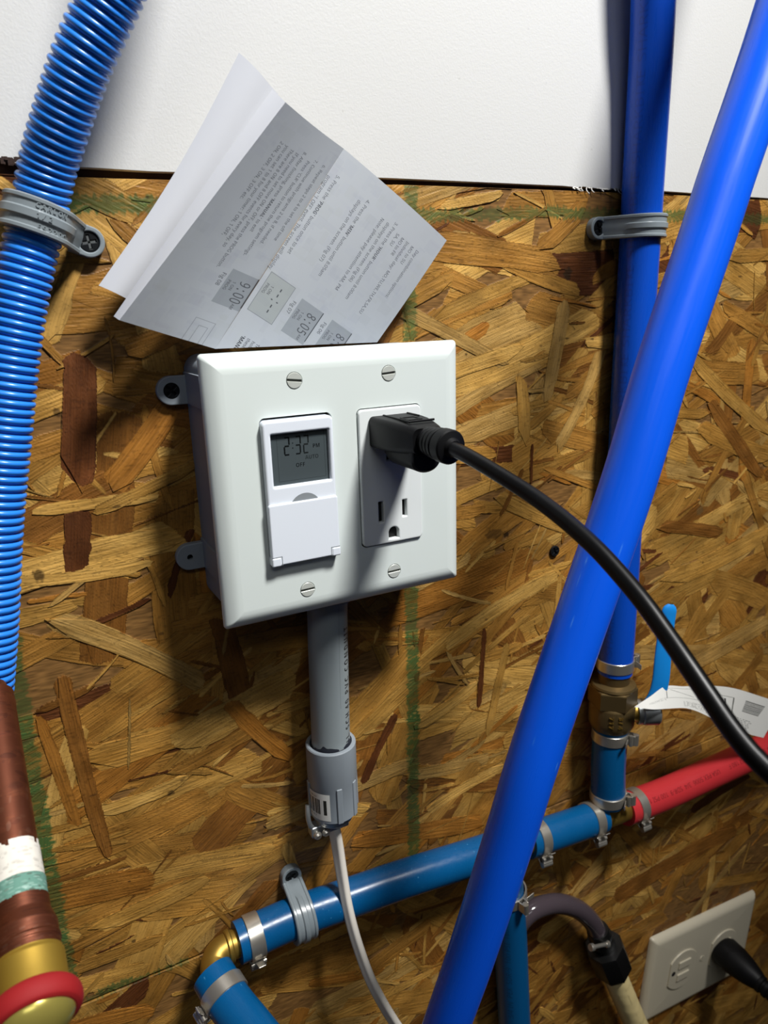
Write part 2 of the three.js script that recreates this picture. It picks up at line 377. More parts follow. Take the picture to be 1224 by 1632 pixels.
function blot(x, y, rx, ry, col, strength) {
  for (let j = Math.floor((y - ry * 1.5 - Y0) / MY); j <= (y + ry * 1.5 - Y0) / MY; j++) for (let i = Math.floor((x - rx * 1.5 - X0) / MX); i <= (x + rx * 1.5 - X0) / MX; i++) {
    if (i < 0 || j < 0 || i >= TW || j >= TH) continue;
    const dx = (X0 + i * MX - x) / rx, dy = (Y0 + j * MY - y) / ry, k = Math.min(1, Math.max(0, (1.1 - Math.hypot(dx, dy) + 0.7 * (noise(i * 0.3, j * 0.3) - 0.5)) * 2.5)) * strength, o = (j * TW + i) * 3;
    for (let c = 0; c < 3; c++) albedo[o + c] = albedo[o + c] * (1 - k) + col[c] * k;
  }
}
blot(167, 93, 3.2, 3.6, SUNKEN, 0.95); blot(117, -58, 7, 3.4, SUNKEN, 0.55); blot(126, -60, 2, 2, SUNKEN, 0.9); blot(-116, 38, 1.6, 2.2, SUNKEN, 0.7); blot(300, -72, 4, 3.4, [0.12, 0.07, 0.025], 0.8); blot(-134, -34, 2.6, 3.4, SUNKEN, 0.8); blot(213, 116, 3, 4, SUNKEN, 0.6); blot(-90, -165, 2, 2, SUNKEN, 0.7);
for (let i = 0; i < 260; i++) blot(rr(X0, X1), rr(Y0, Y1), rr(0.4, 2.6), rr(0.3, 1.0), SUNKEN, rr(0.35, 0.85));
const toSRGB = (x) => 255 * (x <= 0.0031308 ? 12.92 * x : 1.055 * Math.pow(x, 1 / 2.4) - 0.055);
const wallData = new Uint8Array(TW * TH * 4);
for (let i = 0; i < TW * TH; i++) { for (let c = 0; c < 3; c++) wallData[i * 4 + c] = Math.max(0, Math.min(255, toSRGB(albedo[i * 3 + c]))); wallData[i * 4 + 3] = 255; }
const osbMap = new THREE.DataTexture(wallData, TW, TH);
osbMap.colorSpace = THREE.SRGBColorSpace; osbMap.magFilter = THREE.LinearFilter; osbMap.wrapS = osbMap.wrapT = THREE.MirroredRepeatWrapping; osbMap.needsUpdate = true;
const osbBump = grey(TW, TH, (x, y) => height[y * TW + x], false);
osbBump.wrapS = osbBump.wrapT = THREE.MirroredRepeatWrapping;
M.osb = phy({ map: osbMap, bumpMap: osbBump, bumpScale: 0.0004, roughness: 0.5, specularIntensity: 0.5 });
const wallUV = (g) => { const p = g.attributes.position, uv = new Float32Array(p.count * 2); for (let i = 0; i < p.count; i++) { uv[i * 2] = (p.getX(i) - X0) / (X1 - X0); uv[i * 2 + 1] = (p.getY(i) - Y0) / (Y1 - Y0); } g.setAttribute('uv', new THREE.BufferAttribute(uv, 2)); return g; };

const wall = new THREE.Group();
wall.name = 'wall_back'; wall.userData = { kind: 'structure', base: [0, 0, 0] }; wall.position.copy(P(0, 0, 0)); scene.add(wall);
const polygon = (pts) => { const s = new THREE.Shape(); pts.forEach(([x, y], i) => (i ? s.lineTo(x, y) : s.moveTo(x, y))); return s; };
const topLine = []; for (let x = 1800; x >= -1800; x -= 40) topLine.push([x, osbTop(x)]);
const boards = [
  part('osb_board', wallUV(slab(polygon([[-1800, SEAM + 0.7], [1800, SEAM + 0.7], ...topLine]), -12, 0, 0.2, 1)), M.osb, wall),
  part('osb_board', wallUV(slab(polygon([[-1800, -1250], [1800, -1250], [1800, SEAM - 0.7], [-1800, SEAM - 0.7]]), -12, 0.3, 0.2, 1)), M.osb, wall),
];
const clampToBoard = (s, x, y) => (s.board === 0 ? Math.min(osbTop(x) - 0.2, Math.max(SEAM + 0.9, y)) : Math.min(SEAM - 0.9, y));
function strandGeometry(s) {
  const n = 6, z = 0.1 + 0.6 * s.level, tilt = (noise(s.o, s.p) - 0.5) * 0.22, roll = (noise(s.p, s.o) - 0.5) * 0.14, pos = [], idx = [];
  const put = (f, t, zz) => { const [x, y] = strandPoint(s, f, t); pos.push(x, clampToBoard(s, x, y), zz); };
  for (let i = 0; i <= n; i++) { const f = i / n, zz = z + tilt * (f - 0.5); put(f, -1, Math.max(0.05, zz - roll)); put(f, 1, Math.max(0.05, zz + roll)); }
  for (let i = 0; i <= n; i++) { const f = i / n; put(f, -1, -0.05); put(f, 1, -0.05); }
  const m = (n + 1) * 2;
  for (let i = 0; i < n; i++) { const a = i * 2; idx.push(a, a + 2, a + 1, a + 1, a + 2, a + 3, a, a + m, a + 2, a + 2, a + m, a + m + 2, a + 1, a + 3, a + 1 + m, a + 3, a + 3 + m, a + 1 + m); }
  idx.push(0, 1, m, 1, m + 1, m, m - 2, 2 * m - 2, m - 1, m - 1, 2 * m - 2, 2 * m - 1);
  const g = new THREE.BufferGeometry();
  g.setAttribute('position', new THREE.Float32BufferAttribute(pos, 3)); g.setIndex(idx);
  return wallUV(creased(g, 0.4));
}
const rest = [[], []];
for (const s of strands) {
  const g = strandGeometry(s);
  if (s.main) part(numbered('strand'), g, M.osb, boards[s.board]); else rest[s.board].push(g);
}
rest.forEach((list, k) => { const m = part('pressed_strands', list, M.osb, boards[k]); m.userData.kind = 'stuff'; });
part('gap_backing', slab(polygon([[-1800, 100], [1800, 100], [1800, 170], [-1800, 170]]), -20, -3.2, 0.1, 1), M.gapWood, wall, 'dark wood seen in the gap above the board');
const specks = canvas(1024, 1024, (c, w, h) => {
  c.fillStyle = '#c5c5c3'; c.fillRect(0, 0, w, h);
  for (let i = 0; i < 90; i++) { c.fillStyle = `rgba(120,115,108,${rr(0.04, 0.2)})`; c.beginPath(); c.ellipse(rnd() * w, rnd() * h, rr(0.6, 2.4), rr(0.5, 1.4), rr(0, 3), 0, 7); c.fill(); }
});
specks.wrapS = specks.wrapT = THREE.MirroredRepeatWrapping;
M.whitePanel = phy({ map: specks, roughness: 0.5, bumpMap: peel.clone(), bumpScale: 0.00006, specularIntensity: 0.4 });
M.whitePanel.bumpMap.repeat.set(4, 4); M.whitePanel.bumpMap.needsUpdate = true;
{
  const g = slab(polygon([...whiteEdge, [1800, 1749], [-1800, 1749]]), -12, 0.6, 0.15, 1);
  const p = g.attributes.position, uv = new Float32Array(p.count * 2);
  for (let i = 0; i < p.count; i++) { uv[i * 2] = p.getX(i) / 350; uv[i * 2 + 1] = p.getY(i) / 350; }
  g.setAttribute('uv', new THREE.BufferAttribute(uv, 2));
  part('white_panel', g, M.whitePanel, wall);
  const fuzz = [];
  for (let i = 0; i < 26; i++) {
    const x = rr(168, 207), y = lineAt(whiteEdge)(x), L = rr(1, 5), a = rr(-2.6, -0.5), w = rr(0.2, 0.7), row = [];
    for (let k = 0; k <= 4; k++) { const f = k / 4, px = x + Math.cos(a + f) * L * f, py = y + Math.sin(a + f * 0.8) * L * f * 0.7, z = 0.5 + 1.2 * f; row.push([V(px - w, py, z), V(px + w * (1 - f), py + 0.2, z + 0.1)]); }
    fuzz.push(grid(row));
  }
  const m = part('torn_paper_edge', fuzz, M.paperFuzz, wall); m.userData.kind = 'stuff';
  const dirt = [];
  for (let i = 0; i < 16; i++) { const x = rr(-123, -113); dirt.push(box(x, x + rr(0.5, 2.5), 136.6 + rr(-1, 1.6), 138 + rr(0, 1.2), 0.1, rr(0.4, 1.1), 0.1, 1)); }
  const e = part('crumbled_edge', dirt, M.gapWood, wall); e.userData.kind = 'stuff';
}

/* ---------- the rest of the room ---------- */
function struct(name, x0, x1, y0, y1, z0, z1, material) {
  const g = new THREE.BoxGeometry(x1 - x0, y1 - y0, z1 - z0);
  const m = new THREE.Mesh(g, material);
  m.name = name; m.userData.kind = 'structure';
  m.position.set((x0 + x1) / 2, (y0 + y1) / 2, (z0 + z1) / 2);
  scene.add(m);
}
struct('floor', -1.9, 1.9, -0.1, 0, -0.1, 3.1, M.floor);
struct('ceiling', -1.9, 1.9, CEILING, CEILING + 0.1, -0.1, 3.1, M.ceiling);
struct('wall_left', -1.9, -1.8, 0, CEILING, -0.1, 3.1, M.roomWall);
struct('wall_right', 1.8, 1.9, 0, CEILING, -0.1, 3.1, M.roomWall);
struct('wall_front', -1.8, 1.8, 0, CEILING, 3.0, 3.1, M.roomWall);
struct('wall_core', -1.8, 1.8, 0, CEILING, -0.1, -0.0201, M.roomWall);
{
  const t = thing('unseen_flood_lamp', 'unseen round reflector lamp under the ceiling, placed to light the wall', 'lamp', [LAMP[0], (CEILING - PLATE_HEIGHT) * 1000, LAMP[2]]);
  const aim = V(...LAMP_AIM).sub(V(...LAMP)).normalize(), c = V(...LAMP), top = (CEILING - PLATE_HEIGHT) * 1000;
  part('reflector', lathe([[20, -98], [54, -90], [100, -60], [128, -18], [130, -14], [127, -14], [97, -58], [52, -86], [0, -90]], c, aim, 40, 0.6), M.brightNut, t);
  part('lamp_face', lathe([[0, -130.5], [60, -130], [120, -127]].map(([r, q]) => [r, q + 112]), c, aim, 40, 0), M.bulb, t);
  part('lamp_arm', [sweep([c.clone().addScaledVector(aim, -94).toArray(), [LAMP[0], top - 20, LAMP[2] + 8], [LAMP[0], top - 4, LAMP[2] + 8]], round(9), { steps: 12, around: 16 }), lathe([[0, -12], [48, -12], [50, -10], [50, -0.5], [0, -0.5]], V(LAMP[0], top, LAMP[2] + 8), V(0, 1, 0), 32)], M.porcelain, t);
}

{
  const t = thing('unseen_ceiling_panel', 'unseen flat light panel on the ceiling, placed to lighten the shadows', 'ceiling light', [PANEL[0], (CEILING - PLATE_HEIGHT) * 1000, PANEL[1]]);
  const y = (CEILING - PLATE_HEIGHT) * 1000, w = PANEL_SIZE[0] * 500, h = PANEL_SIZE[1] * 500;
  const frame = rrect(PANEL[0] - w - 20, PANEL[0] + w + 20, -PANEL[1] - h - 20, -PANEL[1] + h + 20, 6);
  frame.holes.push(rrect(PANEL[0] - w, PANEL[0] + w, -PANEL[1] - h, -PANEL[1] + h, 1, THREE.Path));
  part('frame', slab(frame, -45, -0.5, 1, 1).rotateX(-Math.PI / 2).translate(0, y, 0), M.porcelain, t);
  part('diffuser', new THREE.PlaneGeometry(2 * w, 2 * h).rotateX(Math.PI / 2).translate(PANEL[0], y - 30, PANEL[1]), M.diffuser, t);
}

/* ---------- screws ---------- */
const screwHoleShape = (r, cross) => {
  const s = new THREE.Shape(); s.absarc(0, 0, r, 0, Math.PI * 2);
  const h = new THREE.Path(), a = cross, b = r * 0.72;
  [[a, a], [b, a], [b, -a], [a, -a], [a, -b], [-a, -b], [-a, -a], [-b, -a], [-b, a], [-a, a], [-a, b], [a, b]].reverse().forEach(([x, y], i) => (i ? h.lineTo(x, y) : h.moveTo(x, y)));
  h.closePath(); s.holes.push(h);
  return s;
};
// a cross-head screw whose head's face is at p, turned by angle; n is the outward direction
function crossScrew(parent, p, r, angle, n = V(0, 0, 1), recess = M.darkScrew) {
  const ex = V(1, 0, 0).addScaledVector(n, -n.x).normalize(), ey = V(0, 0, 0).crossVectors(n, ex);
  const q = ex.clone().multiplyScalar(Math.cos(angle)).addScaledVector(ey, Math.sin(angle)), w = V(0, 0, 0).crossVectors(n, q);
  const head = mergeGeometries([plain(slab(screwHoleShape(r, r * 0.15), -1.4, 0, 0.22, 2, 20)), plain(new THREE.CylinderGeometry(r * 0.98, r * 0.5, 2.2, 28).rotateX(Math.PI / 2).translate(0, 0, -2.3))]);
  const m = part('screw', basis(head, p, q, w, n), M.darkScrew, parent);
  if (recess !== M.darkScrew) part('recess', basis(mergeGeometries([plain(new THREE.BoxGeometry(r * 1.3, r * 0.26, 0.3)), plain(new THREE.BoxGeometry(r * 0.26, r * 1.3, 0.3))]).translate(0, 0, -0.6), p, q, w, n), recess, m);
  return m;
}
function slottedScrew(parent, x, y, z, angle, r = 3.45, material = M.screwWhite) {
  const halves = [];
  for (const k of [0, Math.PI]) { const s = new THREE.Shape(), a0 = 0.15; s.absarc(0, 0, r, a0, Math.PI - a0); halves.push(plain(slab(s, -0.7, 0.35, 0.25, 3, 20).rotateZ(k))); }
  halves.push(plain(new THREE.CylinderGeometry(r * 0.97, r * 0.97, 0.6, 32).rotateX(Math.PI / 2).translate(0, 0, -0.75)));
  const m = part('screw', mergeGeometries(halves).rotateZ(angle).translate(x, y, z), material, parent);
  part('screw_slot', new THREE.BoxGeometry(r * 1.9, 0.85, 0.12).rotateZ(angle).translate(x, y, z - 0.4), M.screwSlot, m);
  return m;
}
{
  const t = thing('wall_screw', 'small black cross-head screw driven flush into the bare board right of the cover plate', 'screw', [164, -77.3, 1.2]);
  const m = crossScrew(t, V(164, -77.3, 1.9), 3.5, 0.5);
  m.name = 'screw_head';
}

/* ---------- straps ---------- */
// c: point of the pipe's axis, a: along the pipe, s: towards the tab, r: pipe radius, h: axis height, reach: from the axis to the screw
function strap(name, label, c, a, s, r, h, reach, W, angle, t = 2.2, embossed) {
  a = V(...a).normalize(); s = V(...s); s.addScaledVector(a, -s.dot(a)); s.z = 0; s.normalize();
  const n = V(0, 0, 1), o = V(c[0], c[1], 0), root = thing(name, label, 'strap', [c[0] + s.x * reach, c[1] + s.y * reach, 0], 'grey one-hole pipe straps');
  const along = V(0, 0, 0).crossVectors(n, s), path = [], R = r + 0.25, T = [reach - W * 0.35, 2.6], d = Math.hypot(T[0], T[1] - h), phi = Math.atan2(T[1] - h, T[0]), tan = phi + Math.acos(R / d);
  const tp = [R * Math.cos(tan), h + R * Math.sin(tan)];
  for (let i = 0; i <= 6; i++) { const f = i / 6; path.push([T[0] + (tp[0] - T[0]) * f, T[1] + (tp[1] - T[1]) * f, -(tp[1] - T[1]), tp[0] - T[0]]); }
  for (let i = 1; i <= 24; i++) { const q = tan + ((Math.PI + 0.55 - tan) * i) / 24; path.push([R * Math.cos(q), Math.max(0.1, h + R * Math.sin(q)), Math.cos(q), Math.sin(q)]); }
  const rings = path.map(([x, y, nx, ny], i) => {
    const L = Math.hypot(nx, ny); let ux = nx / L, uy = ny / L; if (uy < 0 && i < 7) { ux = -ux; uy = -uy; }
    const f = i / (path.length - 1), w = (W / 2) * (1 + 0.06 * f), tt = t, rib = i < 5 ? 0.1 : 0.9;
    const sec = [[-w, 0], [-w, tt], [-w + 0.5, tt + 0.5], [-w + 1.6, tt + 0.5], [-w + 2.1, tt], [-w * 0.3, tt], [-w * 0.2, tt + rib], [w * 0.2, tt + rib], [w * 0.3, tt], [w - 2.1, tt], [w - 1.6, tt + 0.5], [w - 0.5, tt + 0.5], [w, tt], [w, 0]];
    return sec.map(([u, k]) => o.clone().addScaledVector(s, x + ux * k).addScaledVector(n, y + uy * k).addScaledVector(along, u));
  });
  part('strap_band', loft(rings, 0.5), M.strapPVC, root);
  const tab = new THREE.Shape(); tab.moveTo(-W * 0.55, -W / 2); tab.lineTo(0, -W / 2); tab.absarc(0, 0, W / 2, -Math.PI / 2, Math.PI / 2); tab.lineTo(-W * 0.55, W / 2); tab.closePath();
  const hole = new THREE.Path(); hole.absarc(0, 0, W * 0.335, 0, Math.PI * 2, true); tab.holes.push(hole);
  part('strap_tab', basis(slab(tab, 0.1, 5.0, 0.6, 3, 20), o.clone().addScaledVector(s, reach), s, along, n), M.strapPVC, root);
  crossScrew(root, o.clone().addScaledVector(s, reach).addScaledVector(n, 4.2), W * 0.315, angle, n, embossed ? M.recessGlint : M.darkScrew);
  return { root, o, s, n, along, R: R + t };
}

/* ---------- corrugated blue conduit on the left ---------- */
{
  const t = thing('corrugated_conduit', 'bright blue corrugated plastic conduit running up the left edge of the wall', 'conduit', [-140, -104, 16]);
  const pitch = 3.45;
  part('ribbed_tube', sweep([[-8, 700, 24], [-10, 470, 34], [-34, 290, 62], [-64, 214, 54], [-79.8, 185.7, 41], [-91.7, 165.6, 32.5], [-100.8, 146.6, 23.5], [-106.9, 132.3, 16.8], [-111.9, 117, 13], [-118.9, 98.4, 12.5], [-127.9, 70, 12.5], [-137.7, 30.6, 13], [-145.8, -3.1, 14], [-154.7, -48.2, 15], [-162.7, -84.4, 16], [-172, -130, 16], [-182, -190, 16], [-194, -300, 16], [-200, -470, 16], [-200, -640, 16]],
    (a, f, s) => { const w = (s / pitch) % 1, r = w < 0.8 ? 9.25 + 1.3 * Math.pow(Math.sin((Math.PI * w) / 0.8), 0.5) : 9.25 - 0.2 * Math.sin((Math.PI * (w - 0.8)) / 0.2); return [r * Math.cos(a), r * Math.sin(a)]; }, { steps: 5200, around: 30 }), M.hose, t);
  const a = [-111.9 + 118.9, 117 - 98.4, 0];
  const st = strap('conduit_strap', 'grey strap with a shiny cross-head screw over the blue corrugated conduit', [-112.8, 114.6, 12.8], a, [1, -0.45, 0], 10.7, 12.6, 20.2, 12.5, 0.15, 2.2, true);
  const font = await new FontLoader().loadAsync('fonts/droid/droid_sans_bold.typeface.json');
  const letters = [];
  for (const [text, u, q0] of [['CARLON', 3.6, 1.25], ['1/2', 0.1, 1.4], ['E977DC', -3.8, 1.1]]) {
    [...text].forEach((ch, i) => {
      const g = new TextGeometry(ch, { font, size: 1.9, depth: 0.28, curveSegments: 2, bevelEnabled: false });
      const q = q0 + (text.length / 2 - i) * 0.155, R = st.R + (Math.abs(u) < 1 ? 0.85 : 0.0), nn = st.s.clone().multiplyScalar(Math.cos(q)).addScaledVector(st.n, Math.sin(q));
      const ex = st.s.clone().multiplyScalar(Math.sin(q)).addScaledVector(st.n, -Math.cos(q));
      const p = st.o.clone().addScaledVector(st.s, R * Math.cos(q)).addScaledVector(st.n, 12.6 + R * Math.sin(q)).addScaledVector(st.along, u - 0.9);
      letters.push(plain(basis(g, p, ex, st.along, nn)));
    });
  }
  part('embossed_letters', letters, M.strapPVC, st.root);
}

/* ---------- blue pipes ---------- */
const BLUE = '#0a47b6', TEAL = '#054e80';
M.pipeVertical = pipeMaterial(BLUE, '#062e8a', 'C  SHARKBITE', { reps: 16, size: 24, at: 0.19, flip: true, alpha: 0.5, h: 2048 });
const PATCH = 0.281;
M.pipeDiagonal = pipeMaterial('#0a5ae8', '#ffffff', '', { rough: 0.45, extra: (c, w, h) => { flecks(60, '#7aa0f0')(c, w, h); c.fillStyle = '#5f80d2'; c.fillRect(w * 0.1, h * PATCH, w * 0.05, h * 0.026); c.fillStyle = '#3a62c8'; for (let k = 0; k < 4; k++) c.fillRect(w * 0.1, h * (PATCH + 0.003 + 0.004 * k), w * 0.05, 1.5); } });
{
  const t = thing('blue_pipe', 'upright blue water pipe with faint dark print, behind the slanting pipe', 'pipe', [208.6, -160, 16]);
  part('pipe_wall', sweep([[190, 640, 30], [194, 420, 28], [200.5, 265, 20.5], [203.3, 235.9, 18], [205.9, 216.7, 16.2], [207.4, 199, 15], [208.9, 171.6, 13.6], [209.8, 139.1, 12.8], [210.3, 117.1, 12.6], [209.9, 81.9, 13], [208.8, 31.9, 14], [208.1, -7, 15], [208, -113.1, 16.5], [206.5, -168, 18]], round(11.6), { steps: 150, around: 48 }), M.pipeVertical, t);
  strap('pipe_strap', 'grey strap screwed beside the upright blue pipe near the white panel', [210.3, 118, 12.6], [0, 1, 0], [-1, 0, 0], 11.6, 12.8, 24.6, 12.5, 0.4);
}
{
  const t = thing('blue_pipe', 'slanting bright blue pipe crossing in front of everything on the right', 'pipe', [23, -271, 106]);
  part('pipe_wall', sweep([[275, 620, 40], [262, 440, 72], [210, 262, 104], [176.5, 186, 113.5], [146.6, 123.4, 118.5], [139.3, 106.4, 119.5], [112.5, 45.8, 122.6], [96.6, 3.6, 124.4], [50.9, -114.4, 124], [38.6, -161.5, 120.5], [22.6, -234.8, 111], [15, -271.2, 105], [3, -340, 92], [-14, -450, 74], [-30, -680, 50]], round(11.5), { steps: 220, around: 56 }), M.pipeDiagonal, t);
}

/* ---------- teal pipes, red pipe and their fittings ---------- */
M.tealH = pipeMaterial(TEAL, '#083c70', '', { rough: 0.4, extra: flecks(160, '#9fc4e4') });
M.tealShort = pipeMaterial(TEAL, '#083c70', '', { rough: 0.45, extra: flecks(50, '#7fb0d8') });
M.tealLow = pipeMaterial(TEAL, '#06294f', '3/4 IN  PEX  SDR-9  100 PSI  180 F', { size: 20, reps: 5, h: 2048, at: 0.13, flip: true, alpha: 0.8, rough: 0.5 });
M.red = pipeMaterial('#b22d32', '#4a1012', 'USA PEX 5006  3/4  SDR-9  100 PSI 180 F', { size: 17, reps: 6, at: 0.885, flip: true, h: 2048, rough: 0.5, alpha: 0.9 });
{
  const t = thing('blue_pipe', 'long dull blue pipe running across behind the white cable', 'pipe', [10, -265, 14]);
  part('pipe_wall', sweep([[-67, -262.5, 15], [-32.1, -262.8, 14], [3.2, -263.4, 16], [36.6, -264.1, 18], [81.7, -267.4, 20], [101, -269.4, 20]], round(11.3), { steps: 60, around: 40 }), M.tealH, t);
  strap('pipe_strap', 'grey strap with its screw above the long dull blue pipe', [-29.2, -262.9, 14.2], [1, -0.005, 0], [-0.13, 1, 0], 11.3, 14.2, 20, 12, 0.3);
}
{
  const t = thing('blue_pipe', 'short dull blue pipe between the hidden tee and the brass tee', 'pipe', [165, -278, 20]);
  part('pipe_wall', sweep([[132, -274.6, 20], [166, -278.2, 20], [199, -281.2, 20]], round(11.5), { steps: 16, around: 40 }), M.tealShort, t);
}
{
  const t = thing('blue_pipe', 'short upright dull blue pipe below the brass valve', 'pipe', [204, -240, 20]);
  part('pipe_wall', sweep([[204.4, -209, 19.5], [203.8, -240, 20], [205.5, -270.5, 20.5]], round(11.9), { steps: 16, around: 40 }), M.tealShort, t);
}
{
  const t = thing('blue_pipe', 'dull blue pipe with dark print dropping out of view beside the clear tube', 'pipe', [125, -440, 20]);
  part('pipe_wall', sweep([[114.5, -296, 21], [117, -320, 20.5], [119.8, -345, 20], [123, -391, 20], [126.5, -442, 20], [131, -500, 20], [146, -700, 20], [160, -900, 20]], round(11.6), { steps: 70, around: 40 }), M.tealLow, t);
}
const LL = [[-83.5, -266.5, 24], [-79, -272, 40], [-72, -276, 60], [-61, -283, 92], [-52, -291, 118], [-48, -312, 140], [-46, -400, 156], [-46, -700, 160]];
{
  const t = thing('blue_pipe', 'dull blue pipe bending down from the brass elbow at the bottom left', 'pipe', [-72, -276, 60]);
  part('pipe_wall', sweep(LL, round(11.3), { steps: 90, around: 40 }), M.tealH, t);
}
{
  const t = thing('red_pipe', 'red water pipe with black print leading right from the brass tee', 'pipe', [300, -287, 20]);
  part('pipe_wall', sweep([[222, -284.6, 20], [265.2, -287.1, 20], [306.8, -287.2, 20], [385.6, -287.2, 20], [450, -287.5, 20], [800, -288, 20]], round(11.6), { steps: 50, around: 40 }), M.red, t);
}
// fittings
function barb(p, dir, L = 9, r = 8.2) { return lathe([[0, 0], [r, 0], [r, 2], [r + 1.1, 2.4], [r + 1.1, 4], [r, 4.4], [r, L], [0, L]], p, dir, 28); }
{
  const t = thing('brass_tee', 'dark brass tee joining the two short blue pipes and the red pipe', 'fitting', [208.5, -282.6, 20]);
  const c = V(208.5, -282.6, 20.2);
  part('tee_body', [lathe([[0, -12], [8.6, -12], [8.8, -11], [8.8, 15], [8.6, 16], [0, 16]], c, V(1, -0.06, 0), 32), lathe([[0, 0], [8.8, 0], [8.8, 14], [0, 14]], c, V(-0.05, 1, 0), 32), lathe([[0, 10], [9.6, 10.2], [9.6, 12.5], [0, 12.6]], c, V(-0.05, 1, 0), 32)], M.brass, t);
}
{
  const t = thing('brass_tee', 'brass tee almost wholly hidden behind the slanting blue pipe', 'fitting', [115, -271.6, 20]);
  const c = V(115.5, -272, 20);
  part('tee_body', [lathe([[0, -17], [8.8, -17], [8.8, 19], [0, 19]], c, V(1, -0.12, 0), 32), lathe([[0, 0], [8.8, 0], [8.8, 26], [0, 26]], c, V(0.02, -1, 0.02), 32)], M.brass, t);
}
{
  const t = thing('brass_elbow', 'bright brass elbow between two blue pipes at the bottom left', 'fitting', [-80, -263.6, 15]);
  part('elbow_body', [sweep([[-64, -262.5, 15], [-72, -262.5, 15], [-77.5, -263.2, 16], [-81, -265, 19.5], [-82.5, -266.6, 27]], round(7.6), { steps: 24, around: 28 }), lathe(ringProfile(6, 8.8, 3, 0.6), V(-70, -262.5, 15), V(-1, 0, 0), 28)], M.brass, t);
}

/* ---------- steel clamps ---------- */
function clamp(label, c, dir, r, ear, w = 7.6, screws = false) {
  const d = V(...dir).normalize(), p = V(...c), t = thing('pinch_clamp', label, 'clamp', c, 'steel pinch clamps on the pipes');
  const e = V(...ear); e.addScaledVector(d, -e.dot(d)).normalize();
  const f = V(0, 0, 0).crossVectors(d, e), start = p.clone().addScaledVector(d, -w / 2);
  part('clamp_band', [lathe(ringProfile(r - 0.15, r + 0.95, w, 0.25), start, d, 48), basis(new RoundedBoxGeometry(7, 0.7, w * 0.5, 1, 0.3).translate(-8, r + 0.9, 0), p, f, e, d)], M.steel, t);
  const legs = [];
  for (const k of [-1, 1]) legs.push(plain(basis(new RoundedBoxGeometry(1.0, 4.6, w, 2, 0.35).rotateZ(k * 0.12).translate(k * 2.1, r + 3, 0), p, f, e, d)));
  legs.push(plain(basis(new THREE.CylinderGeometry(2.0, 2.0, w * 1.02, 20).rotateX(Math.PI / 2).translate(0.4, r + 5.2, 0), p, f, e, d)));
  legs.push(plain(basis(new THREE.CylinderGeometry(1.3, 1.3, w * 1.04, 16).rotateX(Math.PI / 2).translate(-2.6, r + 2.6, 0), p, f, e, d)));
  part('clamp_ear', legs, M.steel, t);
}
clamp('dull steel clamp around the blue pipe just above the brass valve', [207, -161.4, 17.5], [0.02, 1, -0.02], 11.6, [1, 0.1, 0.25]);
clamp('steel clamp just below the brass valve body', [204.4, -214.8, 19.6], [0.02, 1, 0], 11.9, [0.55, 0, 0.85]);
clamp('steel clamp on the upright pipe just above the brass tee', [205, -264.6, 20.4], [-0.03, 1, 0], 11.9, [0.62, 0, 0.8]);
clamp('steel clamp on the short blue pipe left of the brass tee', [190.5, -280.4, 20], [1, -0.09, 0], 11.5, [0, -0.75, 0.8]);
clamp('steel clamp on the red pipe', [233.5, -285.2, 20], [1, -0.05, 0], 11.6, [0, -0.7, 0.8]);
clamp('steel clamp half hidden at the right edge of the slanting blue pipe', [141.5, -275.6, 20], [1, -0.11, 0], 11.5, [0, -0.75, 0.8]);
clamp('steel clamp at the top of the blue pipe that drops beside the clear tube', [117, -309, 21], [0.1, -1, -0.02], 11.6, [0.12, 0, 1]);
clamp('shiny steel clamp on the long blue pipe right of the brass elbow', [-57.5, -262.6, 14.8], [1, 0, 0], 11.3, [0, -1, 0.35], 8.4);
clamp('steel clamp on the bending blue pipe below the brass elbow', [-80.4, -270.4, 35], [4.5, -5.5, 16], 11.3, [-1, -0.55, 0.1]);

